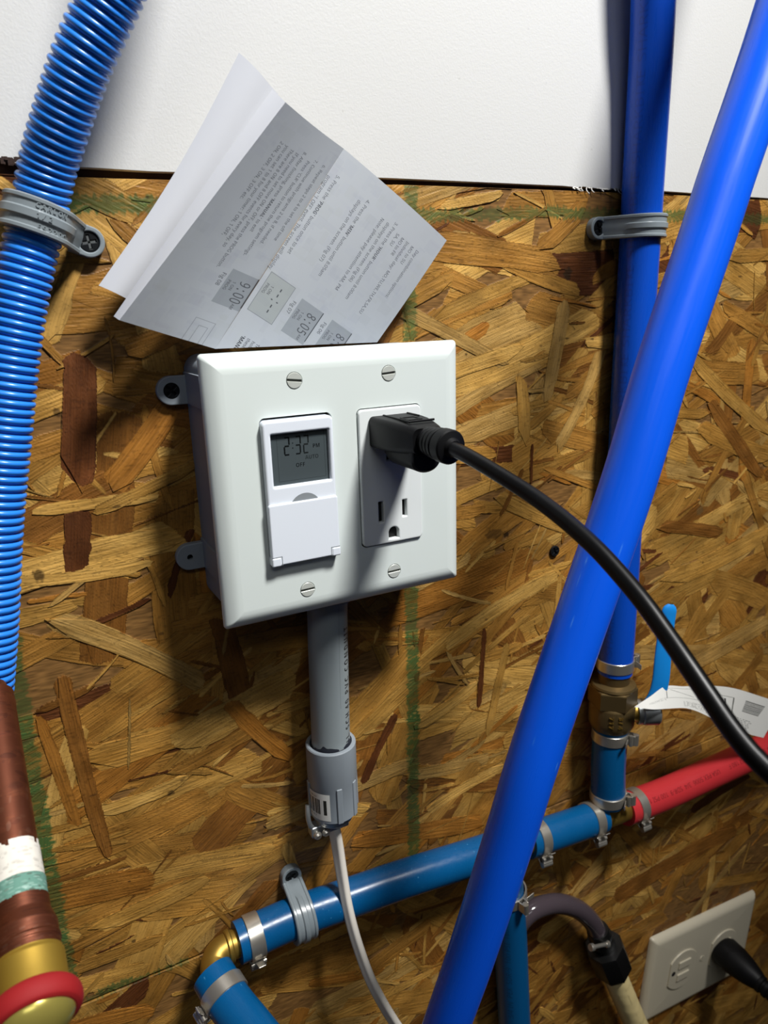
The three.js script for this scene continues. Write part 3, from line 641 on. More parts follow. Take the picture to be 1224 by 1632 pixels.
/* ---------- brass ball valve with blue lever and tag ---------- */
{
  const t = thing('ball_valve', 'brass ball valve with an upright blue lever handle on the upright pipe', 'valve', [205.4, -212, 18.5]);
  const c = V(205, -210.5, 18.8), up = V(0.02, 1, -0.01);
  const hex = (y0, y1, r) => { const s = new THREE.Shape(); for (let i = 0; i < 6; i++) { const a = (i / 6) * Math.PI * 2 + 0.3; i ? s.lineTo(r * Math.cos(a), r * Math.sin(a)) : s.moveTo(r * Math.cos(a), r * Math.sin(a)); } s.closePath(); return slab(s, y0, y1, 1.0, 2).rotateX(-Math.PI / 2).translate(c.x, c.y, c.z); };
  const body = part('valve_body', [lathe([[0, 0], [11, 0], [13.6, 1.6], [15.4, 5], [15.6, 8], [15.6, 19], [14.8, 20.5], [0, 20.6]], c, up, 40), hex(19.5, 33, 16.4), lathe([[0, 32.5], [14.6, 32.5], [15.2, 33.5], [14.6, 35], [10.4, 36.2], [10.4, 44], [0, 44]], c, up, 40)], M.valveBrass, t);
  const font = await new FontLoader().loadAsync('fonts/droid/droid_sans_bold.typeface.json'), letters = [];
  for (const [text, q] of [['3/4', 1.95], ['717', 2.35]]) [...text].forEach((ch, i) => {
    const nn = V(Math.cos(q), 0, Math.sin(q)), ex = V(0, -1, 0), ey = V(0, 0, 0).crossVectors(nn, ex);
    letters.push(plain(basis(new TextGeometry(ch, { font, size: 3, depth: 0.5, curveSegments: 2, bevelEnabled: false }), V(c.x, c.y + 17 - i * 3.4, c.z).addScaledVector(nn, 15.4).addScaledVector(ey, -1.5), ex, ey, nn)));
  });
  part('embossed_letters', letters, M.brass, body);
  const sd = V(0.86, 0.02, 0.5).normalize(), s0 = V(c.x, c.y + 12, c.z);
  part('valve_stem', lathe([[0, 10], [7, 10], [7, 17], [5, 17.5], [5, 22], [0, 22]], s0, sd, 28), M.brass, t);
  part('stem_nut', [lathe([[0, 20], [8.6, 20], [9.2, 21], [9.2, 31], [8.4, 32], [4.6, 32], [4.4, 29], [0, 29]], s0, sd, 28), lathe([[0, 17], [8.6, 17], [8.8, 18], [8.8, 20], [0, 20.4]], s0, sd, 32)], M.brightNut, t);
  const lever = sweep([[224, -191, 34], [227.4, -182, 37], [228.6, -172, 38], [229.6, -154, 37.5], [232.6, -130, 36], [234.6, -117.5, 36]], (a, f) => { const w = f < 0.12 ? 5.0 + 8 * f : 6.0 - 1.2 * f * f, e = f > 0.93 ? Math.sqrt(Math.max(0.02, 1 - ((f - 0.93) / 0.075) ** 2)) : 1; return [1.9 * Math.sin(a) * e, w * Math.cos(a) * e]; }, { steps: 48, around: 24, up: V(-0.45, 0.05, 1) });
  part('lever_handle', lever, M.handle, t, 'blue plastic lever');
}
{
  const t = thing('valve_tag', 'white printed paper tag with a barcode hanging from the valve, behind the black cord', 'tag', [202.6, -181.8, 40]);
  const map = canvas(1024, 512, (c, w, h) => {
    c.fillStyle = '#ecebe6'; c.fillRect(0, 0, w, h);
    c.strokeStyle = '#55554f'; c.lineWidth = 5;
    c.strokeRect(560, 120, 190, 190); c.strokeRect(300, 60, 230, 210); c.beginPath(); c.moveTo(330, 90); c.lineTo(500, 230); c.stroke();
    c.fillStyle = '#3a3a38'; c.fillRect(590, 150, 60, 8); c.fillRect(620, 170, 70, 12); c.fillRect(690, 200, 18, 60); c.fillRect(664, 248, 40, 10); c.fillRect(700, 150, 10, 60);
    let y = 110; while (y < 260) { const b = rr(4, 12); c.fillRect(800, y, 95, b); y += b + rr(4, 9); }
    c.fillStyle = '#6a6a66'; for (let k = 0; k < 6; k++) for (let x = 420; x < 880; x += rr(8, 26)) c.fillRect(x, 350 + k * 20, rr(4, 14), 7);
    for (let k = 0; k < 4; k++) for (let x = 130; x < 290; x += rr(8, 22)) c.fillRect(x, 250 + k * 18, rr(4, 12), 6);
  });
  map.center.set(0, 0);
  const top = new THREE.CatmullRomCurve3([[202.6, -181.8, 41], [216, -178.5, 41], [231, -175.6, 40], [249.8, -181, 40], [270, -186.3, 40], [300, -196.5, 40], [346.2, -219.5, 40], [366, -229, 40]].map((p) => V(...p))), bot = new THREE.CatmullRomCurve3([[202.6, -182.3, 41], [216, -186.5, 44], [230.4, -190.4, 44], [251.7, -197.3, 43], [276.5, -212, 42], [300, -228.5, 41], [321, -241, 40], [346.4, -253.7, 40]].map((p) => V(...p)));
  const rows = []; for (let j = 0; j <= 6; j++) { const row = []; for (let i = 0; i <= 40; i++) row.push(bot.getPoint(i / 40).lerp(top.getPoint(i / 40), j / 6)); rows.push(row); }
  part('tag_sheet', grid(rows), std({ map, roughness: 0.6, side: THREE.DoubleSide }), t);
}

/* ---------- clear tube, black coupling, cream tube ---------- */
{
  const t = thing('clear_tube', 'bent clear plastic tube running into the black coupling', 'tube', [183, -358, 16]);
  part('tube_wall', [sweep([[126, -353, 15], [130.4, -349, 15], [141.4, -342, 15.5], [161.6, -344.5, 16], [183.2, -358.4, 16.5], [200, -379, 17], [210, -401, 17.5]], round(7), { steps: 60, around: 28, caps: false }), sweep([[126, -353, 15], [130.4, -349, 15], [141.4, -342, 15.5], [161.6, -344.5, 16], [183.2, -358.4, 16.5], [200, -379, 17], [210, -401, 17.5]], round(5), { steps: 60, around: 24, caps: false })], M.clearTube, t);
}
{
  const t = thing('tube_coupling', 'black hexagonal tube coupling with a small screw clamp', 'coupling', [219, -424, 18]);
  const d = V(0.37, -0.93, 0.02).normalize(), p = V(206, -389, 17.3);
  part('coupling_body', [lathe([[0, 0], [8.2, 0], [8.8, 2], [8.6, 20], [0, 20]], p, d, 32), lathe([[0, 20], [14.5, 20.6], [15.4, 23], [15.4, 48], [13, 53], [9, 53.5], [0, 53.5]], p, d, 8)], M.blackNylon, t);
  part('screw_clamp', [lathe(ringProfile(8.6, 9.6, 7, 0.3).map(([r, q]) => [r, q + 8]), p, d, 32)], M.blackNylon, t);
  part('clamp_screw', [lathe([[0, 0], [2.5, 0], [2.7, 0.6], [2.7, 3], [1.5, 3.3], [1.5, 17], [2.4, 17.2], [2.4, 19.5], [0, 19.5]], V(190, -389.5, 27), V(1, -0.32, 0), 16)], M.steel, t);
}
{
  const t = thing('cream_tube', 'cream coloured hose leading down from the black coupling', 'hose', [250, -500, 20]);
  part('hose_wall', sweep([[224, -437, 18], [236, -466, 18.5], [249, -497, 19], [262, -528, 19.5], [280, -572, 20], [330, -720, 20]], (a, f, s) => { const r = 9.6 + 0.3 * noise(s * 0.35, a * 2) + 0.25 * noise(s * 0.2, a + 9); return [r * Math.cos(a), r * Math.sin(a)]; }, { steps: 140, around: 36 }), M.cream, t);
}

/* ---------- junction box, conduit, coupling, cable ---------- */
{
  const t = thing('junction_box', 'grey plastic junction box screwed to the wall behind the big white cover plate', 'electrical box', [0, 0, 0]);
  const rings = [];
  for (const [z, e] of [[0.2, 59.6], [38, 58.8], [40.6, 58.6]]) {
    const ring = [], s = rrect(-e, e, -e, e, 7).getPoints(8); for (const q of s.slice(0, -1)) ring.push(V(q.x, q.y, z)); rings.push(ring);
  }
  part('box_body', loft(rings, 0.6), M.boxPVC, t);
  for (const [y, screw] of [[43.9, true], [-36.6, false]]) for (const k of [-1, 1]) {
    const s = new THREE.Shape(); s.moveTo(2, -6.6); s.lineTo(-7.5, -6.6); s.absarc(-7.5, 0, 6.6, -Math.PI / 2, Math.PI / 2, true); s.lineTo(2, 6.6); s.closePath();
    const h = new THREE.Path(); h.absarc(-7.5, 0, screw ? 4.2 : 1.9, 0, Math.PI * 2, true); s.holes.push(h);
    const g = slab(s, 0.2, 4.2, 0.5, 2, 16); if (k > 0) g.rotateZ(Math.PI);
    const lug = part('mounting_lug', [g.translate(59.6 * k, y, 0), box(k < 0 ? -60.4 : 56, k < 0 ? -56 : 60.4, y - 6.6, y + 8, 0.2, 30, 0.3)], M.boxPVC, t);
    if (screw) crossScrew(lug, V(67.1 * k, y, 3.6), 4.0, 0.75);
    else part('screw_hole', new THREE.CylinderGeometry(1.8, 1.8, 0.3, 16).rotateX(Math.PI / 2).translate(67.1 * k, y, 0.6), M.slot, lug);
  }
  part('conduit_hub', lathe([[10.9, 0], [14, 0], [14.2, 0.6], [14.2, 8], [10.9, 8]], V(-1.5, -67.2, 17), V(0, 1, 0), 40), M.boxPVC, t);
}
{
  const t = thing('conduit_pipe', 'grey upright conduit pipe between the box and the coupling', 'conduit', [-4.6, -150, 17]);
  const map = canvas(512, 1024, (c, w, h) => { c.fillStyle = '#8d9699'; c.fillRect(0, 0, w, h); c.save(); c.fillStyle = '#15181a'; c.font = 'bold 46px sans-serif'; c.textBaseline = 'middle'; c.translate(w * 0.885, h * 0.04); c.rotate(Math.PI / 2); c.fillText('U L   S C H  4 0   P V C   C O N D U I T', 0, 0); c.restore(); c.strokeStyle = 'rgba(60,65,70,.35)'; c.lineWidth = 2; c.beginPath(); c.moveTo(w * 0.97, h * 0.3); c.lineTo(w * 0.97, h * 0.95); c.stroke(); });
  part('pipe_wall', sweep([[-1.6, -62, 17], [-2.6, -84.4, 17], [-3.6, -118, 17], [-4.6, -156, 17]], round(10.65), { steps: 20, around: 48 }), phy({ map, roughness: 0.45 }), t);
}
{
  const t = thing('conduit_coupling', 'grey ribbed conduit coupling with a small barcode sticker', 'coupling', [-4.8, -197, 17]);
  const c = V(-5.0, -196.4, 17), up = V(0.008, 1, 0);
  const rim = [];
  part('coupling_body', lathe([[11.4, 0], [13.2, 0], [13.6, 0.5], [13.6, 21], [13.9, 22], [13.9, 43.4], [13.4, 44], [11.8, 44], [11.6, 43.4], [11.3, 30], [11.3, 0]], c, up, 56), M.greyPVC, t);
  for (const deg of [97, 52, 7, 187, 232, 277, 322]) { const q = (deg * Math.PI) / 180; part('rib', basis(new RoundedBoxGeometry(3.2, 22, 2.2, 2, 0.5), V(c.x + 13.3 * Math.cos(q), c.y + 11.2, c.z + 13.3 * Math.sin(q)), V(-Math.sin(q), 0, Math.cos(q)), V(0, 1, 0), V(Math.cos(q), 0, Math.sin(q))), M.greyPVC, t); }
  const smear = [];
  for (let k = 0; k < 2; k++) { const row = [[], []]; const q0 = k ? 0.15 : 1.55, q1 = k ? 1.25 : 2.95; for (let i = 0; i <= 20; i++) { const q = q0 + ((q1 - q0) * i) / 20, hgt = 0.6 + 3.2 * Math.pow(noise(i * 0.35, k * 7 + 3), 1.3) * Math.sin((i / 20) * Math.PI); row[0].push(V(-4.5 + 11.0 * Math.cos(q), -152.6, 17 + 11.0 * Math.sin(q))); row[1].push(V(-4.5 + 10.75 * Math.cos(q), -152.4 + hgt, 17 + 10.75 * Math.sin(q))); } smear.push(grid(row)); }
  smear.push(lathe([[10.7, 0], [11.5, 0], [11.5, 0.4], [10.7, 0.6]], V(-4.5, -153.4, 17), up, 40));
  part('primer_smear', smear, (M.primer.side = THREE.DoubleSide, M.primer), t, 'dark purple primer smeared at the rim');
  const map = canvas(256, 256, (g, w, h) => { g.fillStyle = '#dcdcd6'; g.fillRect(0, 0, w, h); g.fillStyle = '#26261f'; let x = 20; for (const [b, s] of [[12, 10], [18, 9], [9, 12], [16, 7], [6, 8], [14, 5], [10, 4], [12, 30], [26, 8]]) { g.fillRect(x, 58, b, 142); x += b + s; } g.font = '24px sans-serif'; g.fillText('7 09 3 2', 60, 44); g.fillText('4 1 0 5 8 2', 24, 228); });
  const rows = []; for (let j = 0; j <= 4; j++) { const row = []; for (let i = 0; i <= 16; i++) { const q = 3.42 - (i / 16) * 1.33; row.push(V(c.x + 13.75 * Math.cos(q), c.y + 2.2 + 17 * (j / 4), c.z + 13.75 * Math.sin(q))); } rows.push(row); }
  part('barcode_sticker', grid(rows), std({ map, roughness: 0.5, side: THREE.DoubleSide }), t, 'white barcode sticker');
}
{
  const t = thing('cable_connector', 'small metal cable clamp with two screws under the conduit coupling', 'cable connector', [-8, -200, 15]);
  part('connector_ring', lathe([[8, 0], [10.5, 0], [11, 0.6], [11, 5], [8, 5]], V(-5.5, -201.4, 17), V(0, 1, 0), 36), M.brightNut, t);
  part('clamp_jaw', [box(-21, 2, -207.5, -200.6, 15, 22, 1.2), sweep([[-20.6, -188, 17], [-21.6, -193, 19], [-21, -199, 20], [-18, -204, 20]], round(1.4), { steps: 20, around: 12 })], M.brightNut, t);
  for (const x of [-18.2, -13.2]) part('screw', lathe([[0, -1.6], [1.6, -1.5], [2.3, -0.4], [2.3, 0.6], [1.2, 1], [1.2, 5], [0, 5]], V(x, -204.6, 23.6), V(0, 0.3, -1), 20), M.steel, t);
}
{
  const t = thing('white_cable', 'flat white electrical cable hanging from the grey coupling', 'cable', [-4.5, -259, 27]);
  const twist = (f) => 0.25 + 0.75 * f;
  part('cable_jacket', sweep([[-7.6, -188, 17], [-7.4, -198, 17], [-6.2, -206, 17.2], [-4.8, -220, 18], [-4.3, -241, 22], [-3.9, -259.3, 27], [-1.8, -278.9, 32], [3.2, -304, 38], [9.3, -323, 43], [17.5, -343, 48], [30, -368, 52], [52, -430, 44], [70, -640, 14]],
    (a, f) => { const wide = 4.9 - 1.4 * Math.min(1, f * 7), c = Math.cos(a), s = Math.sin(a), u = Math.sign(c) * Math.pow(Math.abs(c), 0.75) * wide, v = 2.35 * s * (1 - 0.1 * Math.cos(4 * a)), q = 1.25 - 0.5 * Math.min(1, f * 2.4); return [v * Math.cos(q) - u * Math.sin(q), v * Math.sin(q) + u * Math.cos(q)]; }, { steps: 170, around: 32 }), M.cable, t);
}

/* ---------- the two-gang cover plate ---------- */
const OPENINGS = [[-23.4, 16.9, 33.4], [22.6, 16.9, 33.4]];
{
  const t = thing('cover_plate', 'large glossy white two-gang cover plate holding the timer and the plugged socket', 'cover plate', [0, 0, 40]);
  const W = 62.6, H = 61.4, prof = [[0.9, 39.4], [0.15, 39.7], [0, 40.2], [0.05, 41.2], [0.5, 42.2], [1.3, 43.1], [2.6, 44.1], [4.2, 45.05], [5.6, 45.65], [7, 45.93], [8.6, 46]];
  const loop = (e, r) => rrect(-W + e, W - e, -H + e, H - e, r).getPoints(6).slice(0, -1);
  const rings = prof.map(([e, z]) => loop(e, Math.max(0.25, 1.9 - e * 0.35)).map((q) => V(q.x, q.y, z)));
  const m = rings[0].length, pos = [], idx = [];
  for (const r of rings) for (const p of r) pos.push(p.x, p.y, p.z);
  for (let i = 0; i < rings.length - 1; i++) for (let j = 0; j < m; j++) { const k = (j + 1) % m, a = i * m; idx.push(a + j, a + k, a + m + j, a + k, a + m + k, a + m + j); }
  let edge = new THREE.BufferGeometry(); edge.setAttribute('position', new THREE.Float32BufferAttribute(pos, 3)); edge.setIndex(idx); edge = creased(edge, 0.55);
  const face = new THREE.Shape(loop(8.6, 0.25));
  for (const [x, hw, hh] of OPENINGS) face.holes.push(rrect(x - hw, x + hw, -hh, hh, 2.6, THREE.Path));
  for (const [x, y] of [[-23, 48.4], [23, 48.4], [-23, -48.4], [23, -48.4]]) { const h = new THREE.Path(); h.absarc(x, y, 3.75, 0, Math.PI * 2, true); face.holes.push(h); }
  const flat = new THREE.ShapeGeometry(face, 16).translate(0, 0, 46), walls = [];
  for (const [x, hw, hh] of OPENINGS) { const q = rrect(x - hw, x + hw, -hh, hh, 2.6).getPoints(8); walls.push(grid([q.map((p) => V(p.x, p.y, 43.2)), q.map((p) => V(p.x, p.y, 46))])); }
  for (const [x, y] of [[-23, 48.4], [23, 48.4], [-23, -48.4], [23, -48.4]]) walls.push(lathe([[3.45, 44.4], [3.6, 45.5], [3.75, 46]], V(x, y, 0), V(0, 0, 1), 28, 0));
  part('plate', [edge, flat, ...walls], M.plate, t);
  part('black_backing', new THREE.PlaneGeometry(120, 118).translate(0, 0, 41.2), M.slot, t);  // black sheet put in for the dark gaps round the devices
  for (const [x, y, a] of [[-23, 48.4, -0.12], [23, 48.4, 0.06], [-23, -48.4, 0.02], [23, -48.4, 0.03]]) slottedScrew(t, x, y, 46.0, a);
}
/* ---------- the digital timer ---------- */
{
  const t = thing('timer_switch', 'white digital wall timer with a dark screen and a hinged button cover', 'timer', [-23.5, -32, 43]);
  const x0 = -40.2, x1 = -7.4;
  const s = rrect(x0, x1, -32.2, 32.4, 2.2); s.holes.push(rrect(-36.6, -9.6, 3.4, 26.4, 0.5, THREE.Path));
  const housing = part('housing', [slab(s, 42, 49.6, 1.1, 4, 10), box(x0 + 0.4, x1 - 0.4, -32, 3, 42, 48.4, 0.5), box(-37.4, -8.8, 2.6, 27.2, 42, 47.2, 0.2)], M.device, t);
  const screen = canvas(1024, 850, (c, w, h) => {
    c.fillStyle = '#454d50'; c.fillRect(0, 0, w, h);
    c.strokeStyle = 'rgba(15,18,20,.5)'; c.lineWidth = 6; c.strokeRect(118, 20, 840, 770);
    c.fillStyle = '#0b0e0f';
    const seg = (x, y, on, a) => { c.globalAlpha = a; const W = 96, H = 150, k = 26; c.beginPath(); for (const q of on) { if (q === 'a') c.rect(x + 14, y, W - 16, k); if (q === 'b') c.rect(x + W - k + 6, y + 16, k, H / 2 + 42); if (q === 'g') c.rect(x + 8, y + H - 10, W - 16, k); if (q === 'e') c.rect(x - 8, y + H + 12, k, H / 2 + 46); if (q === 'c') c.rect(x + W - k, y + H + 12, k, H / 2 + 46); if (q === 'd') c.rect(x + 2, y + 2 * H - 18, W - 16, k); } c.fill(); c.globalAlpha = 1; };
    seg(240, 66, 'abged', 0.95); seg(440, 66, 'abgcd', 0.85); seg(580, 66, 'abged', 0.7);
    c.globalAlpha = 0.8; c.fillRect(384, 168, 20, 20); c.fillRect(380, 250, 20, 20);
    c.font = 'bold 92px sans-serif'; c.fillText('PM', 742, 292); c.globalAlpha = 0.55; c.fillText('AUTO', 600, 470); c.globalAlpha = 0.75; c.fillText('OFF', 424, 580); c.globalAlpha = 1;
  });
  part('screen', new THREE.PlaneGeometry(27.0, 23.0).translate(-23.1, 14.9, 47.5), phy({ map: screen, roughness: 0.22, clearcoat: 0.3, clearcoatRoughness: 0.05 }), housing, 'dark display reading 2:32 PM, AUTO and OFF');
  const half = new THREE.Shape(); half.absarc(0, -7.6, 7.6, Math.PI / 2 - 0.96, Math.PI / 2 + 0.96); half.closePath();
  part('thumb_notch', new THREE.ShapeGeometry(half, 20).translate(-22.8, -0.9, 49.72), M.notch, housing);
  const d = rrect(x0 - 0.1, x1 + 0.1, -32.5, -4.2, 1.2);
  const door = part('button_cover', slab(d, 47.2, 50.5, 0.7, 4, 8), M.device, t);
  for (const k of [0, 1]) { const a = k ? x1 - 4.1 : x0 - 0.3; part('hinge_post', box(a, a + 4.4, -32.9, -28.6, 45, 50.75, 0.8, 3), M.device, door); }
  part('hinge_gap', [box(x0 + 4.25, x0 + 4.6, -32.6, -28.2, 50.3, 50.62, 0.1, 1), box(x0, x0 + 4.6, -28.5, -28.2, 50.3, 50.62, 0.1, 1)], M.notch, door);
  part('hinge_gap', [box(x1 - 4.5, x1 - 4.15, -32.6, -28.2, 50.3, 50.62, 0.1, 1), box(x1 - 4.5, x1, -28.5, -28.2, 50.3, 50.62, 0.1, 1)], M.notch, door);
}
/* ---------- the socket in the big plate ---------- */
{
  const t = thing('wall_socket', 'white rectangular double socket with the black plug in its upper half', 'socket', [22.6, -33, 43]);
  const s = rrect(6.2, 39.0, -32.9, 32.9, 2.2);
  const slotAt = (x0, x1, y0, y1) => s.holes.push(rrect(x0, x1, y0, y1, 0.25, THREE.Path));
  for (const dy of [0, 39]) {
    slotAt(15.0, 17.5, -21.8 + dy, -11.6 + dy); slotAt(27.9, 30.2, -20.6 + dy, -12.4 + dy);
    const g = new THREE.Path(); g.moveTo(20.1, -30.9 + dy); g.lineTo(20.1, -27.8 + dy); g.absarc(22.8, -27.8 + dy, 2.7, Math.PI, 0, true); g.lineTo(25.5, -30.9 + dy); g.closePath(); s.holes.push(g);
  }
  part('face', slab(s, 43, 47.4, 0.75, 3, 12), M.nylon, t);
  for (const dy of [0, 39]) for (const q of [[14.6, 17.9, -22.2, -11.2], [27.5, 30.6, -21, -12], [19.5, 26.1, -31.3, -24.8]]) part('contact_opening', new THREE.PlaneGeometry(q[1] - q[0], q[3] - q[2]).translate((q[0] + q[1]) / 2, (q[2] + q[3]) / 2 + dy, 45.0), M.slot, t);
}
/* ---------- black plug and cord ---------- */
{
  const t = thing('power_cord', 'black power cord plugged into the big plate and sweeping to the right', 'power cord', [23, 22, 47.5]);
  const sec = (z, cx, cy, hw, hh, r) => rrect(cx - hw, cx + hw, cy - hh, cy + hh, Math.min(r, hw, hh)).getPoints(5).slice(0, -1).map((q) => V(q.x, q.y, z));
  const body = part('plug_body', loft([sec(47.45, 23, 22.4, 11.2, 6.6, 2), sec(47.9, 23, 22.4, 11.8, 7.2, 2.2), sec(56, 23, 22.4, 11.8, 7.2, 2.4), sec(64, 23, 22.4, 11.2, 7.0, 2.6), sec(72, 23.1, 22.3, 9.6, 6.6, 3), sec(78, 23.2, 22.1, 8.3, 6.2, 3.4), sec(80.5, 23.2, 22.0, 7.6, 5.6, 3.4)], 0.5), M.plug, t);
  part('plug_ridges', [box(17.6, 18.5, 29.1, 30.2, 49, 74, 0.3), box(30.2, 31.1, 29.1, 30.2, 49, 60, 0.3), box(18, 31, 29.1, 30.1, 72.4, 73.3, 0.3), box(20.6, 28, 29.1, 29.9, 60, 60.8, 0.2), box(20.6, 28, 29.0, 29.8, 67, 67.8, 0.2), box(20.6, 21.4, 29.1, 29.8, 60, 67.6, 0.2), box(27.2, 28, 29.1, 29.8, 60, 67.6, 0.2)], M.plug, body);
  const lobe = (z, w, y0) => { const pts = []; for (let i = 0; i <= 16; i++) { const a = Math.PI + (i / 16) * Math.PI; pts.push(V(23 + w * Math.cos(a), y0 + w * 0.72 * Math.sin(a), z)); } pts.push(V(23 + w, 18, z), V(23 - w, 18, z)); return pts; };
  part('ground_pin_housing', loft([lobe(52.5, 6.8, 15.5), lobe(54, 7.4, 14.6), lobe(57, 7.6, 13.2), lobe(78.5, 7.2, 12.9), lobe(79.6, 6.6, 13.3)], 0.5), M.plug, body);
  const axis = V(0.06, -0.035, 1).normalize(), p = V(23.2, 22.1, 78.5), prof = [[0, 0], [6.0, 0]];
  for (let i = 0; i < 4; i++) { const z = 1 + i * 2.9, r = 5.9 + i * 0.3; prof.push([r, z], [r + 0.15, z + 0.2], [r + 0.15, z + 1.8], [r, z + 2.0], [r - 1.1, z + 2.1], [r - 1.1, z + 2.8]); }
  prof.push([6.9, 12.8], [7.3, 13.2], [7.3, 17.8], [6.8, 18.6], [4.2, 19.2], [3.2, 21], [0, 21]);
  part('strain_relief', lathe(prof, p, axis, 40), M.plug, t);
  part('cord', sweep([[23.3, 21.8, 92], [24, 21.2, 99], [25.6, 19.4, 107.3], [29.9, 14.1, 122.5], [33.9, 8.4, 137.6], [36.5, 2.4, 152.4], [38, -4.1, 166.5], [38.6, -10.5, 178.2], [38.6, -16.6, 188.7], [38, -23.2, 199], [37, -29.3, 208.6], [36.3, -35.7, 217.9], [36, -41.6, 226.1], [36.6, -46.4, 233.3], [38.8, -51.2, 241.7], [43, -57, 254], [50, -63, 268]], round(3.1), { steps: 130, around: 24 }), M.rubber, t);
}

/* ---------- folded leaflet tucked behind the plate ---------- */
{
  const t = thing('instruction_leaflet', 'folded white instruction leaflet with printed text tucked behind the cover plate', 'leaflet', [20, 60, 12]);
  const P0 = V(71.4, 108.6, 20), PW = 116, PH = 116;
  const map = canvas(1392, 1392, (c, w, h) => {
    const k = w / PW;                                         // pixels per mm; x: along the lines, y: down the page
    c.fillStyle = '#b9bec4'; c.fillRect(0, 0, w, h);
    c.fillStyle = '#54575f'; c.textBaseline = 'alphabetic';
    const put = (text, x, y, s = 3.1, bold = false, a = 1) => { c.globalAlpha = a; c.font = (bold ? 'bold ' : '') + s * k + 'px sans-serif'; c.fillText(text, x * k, y * k); const m = c.measureText(text).width / k; c.globalAlpha = 1; return x + m; };
    const mix = (parts, x, y, s) => { for (const [text, b] of parts) x = put(text, x, y, s, b); };
    put('Day combination options:', 13.4, 11.6, 2.4); put('MO to SU', 13.4, 15.2, 2.4); put('Individual day: MO,TU,WE,TH,FR,SA,SU', 13.4, 18.8, 2.4); put('MO to FR', 13.4, 22.2, 2.4); put('SA, SU', 13.4, 25.6, 2.4);
    mix([['3. Press the ', 0], ["'HOUR'", 1], [' button until 8:00am', 0]], 10, 29.4, 2.4); put('displays on the screen. (Fig 06)', 12.6, 33, 2.4); put('Note: please pay attention to AM, PM', 12.6, 36.6, 2.4);
    mix([['4. Press the ', 0], ["'MIN'", 1], [' button until 8:05am', 0]], 10.6, 47.4, 2.4); put('displays on the screen. (Fig 07)', 13.2, 51, 2.4);
    mix([['5. Press the ', 0], ["'PROG'", 1], [' button once to set', 0]], 10.8, 65.4, 2.4); put("program '1 OFF' event. The screen will display", 13.4, 68.8, 2.4);
    put('6. Repeat steps 2 to 4 to set the off time', 10.8, 74, 2.2); put('7. Continue with programs 2 to 8, if needed.', 10.8, 79, 2.2);
    put("Press 'CLR' button to return the program settings.", 13, 82.4, 2.2); mix([['8. After finishing, press ', 0], ["'MANUAL'", 1], [' to exit', 0]], 10.8, 86.4, 2.2);
    put('If you need to set more ON or OFF, press the PROG button.', 13, 89.6, 2.2); put('There are 8 ON and 8 OFF events for every day, so', 13, 92.8, 2.2); put('you can set 1 to 8 for your timer: 1 ON, 1 OFF,', 13, 96, 2.2); put('2 ON, 2 OFF, 3 ON, 3 OFF etc.', 13, 99.2, 2.2);
    const lcd = (x, y, time, fig, dark, ww = 18) => {
      c.fillStyle = dark ? '#999fa5' : '#a7adae'; c.strokeStyle = '#7d8288'; c.lineWidth = 3; c.fillRect(x * k, y * k, ww * k, 13.6 * k); if (!dark) c.strokeRect(x * k, y * k, ww * k, 13.6 * k);
      c.fillStyle = '#4b4e54'; if (dark) c.fillRect(x * k, y * k, ww * k * 0.9, 0.5 * k);
      c.font = 6.4 * k + 'px monospace'; c.save(); c.translate((x + 3.4) * k, (y + 7) * k); c.scale(0.72, 1.1); c.fillText(time, 0, 0); c.restore();
      c.font = 2 * k + 'px sans-serif'; c.fillText('1 ON', (x + 5) * k, (y + 10.2) * k); c.fillText('PROG', (x + 5) * k, (y + 12.6) * k); if (dark) c.fillText('AM', (x + 14.6) * k, (y + 5) * k);
      c.font = 2.5 * k + 'px sans-serif'; if (fig) c.fillText(fig, (x + 3) * k, (y + 16.6) * k);
    };
    lcd(65, 15, '8:00', 'Fig 06', true); lcd(65, 34, '8:05', 'Fig 07', true); lcd(63, 53, '--:--', '', false, 20); lcd(69, 69, '9:00', 'Fig 08', true, 17);
    c.fillStyle = '#33353b'; put("'MANUAL'", 94, 62, 2.5, true); put('these buttons', 94, 59, 2.2); put('hold in until', 94, 56.4, 2.2); put('They will', 94, 53.8, 2.2); put('The', 94, 51.2, 2.2);
    c.strokeStyle = '#8f939a'; c.lineWidth = 3; c.strokeRect(95 * k, 75 * k, 24 * k, 9 * k); c.strokeRect(98 * k, 77 * k, 24 * k, 4 * k);
    for (let i = 0; i < 500; i++) { c.fillStyle = `rgba(120,122,132,${rr(0.01, 0.05)})`; c.fillRect(rnd() * w, rnd() * h, rr(10, 90), rr(10, 90)); }
  });
  const printed = std({ map, roughness: 0.75, side: THREE.DoubleSide });
  const page = (long0, long1, v0, v1) => (p, f, g) => [(f * (long0 + (long1 - long0) * g)) / PW, 1 - (v0 + (v1 - v0) * g) / PH];
  const patch = (a, b, c, d, bulge, n = 24, m = 24) => {      // corners a-b along one edge, d-c along the other
    const rows = [];
    for (let i = 0; i <= n; i++) { const row = []; for (let j = 0; j <= m; j++) { const f = i / n, g = j / m, p = a.clone().lerp(b, g).lerp(d.clone().lerp(c, g), f); p.z += bulge(f, g); row.push(p); } rows.push(row); }
    return rows;
  };
  const Pc = V(12.6, 144.5, 30), Cb = V(-48.6, 62.1, 17), R = V(36.4, 60.6, 9), Pl = V(-20.0, 155.6, 48), Pb = V(-90.5, 75.9, 38);
  part('panel', grid(patch(P0, Pc, Cb, R, (f, g) => 1.2 * Math.sin(Math.PI * g) * (1 - f) + 0.8 * Math.sin(Math.PI * f)), page(61, 106, 0, 69)), printed, t, 'printed panel facing the room');
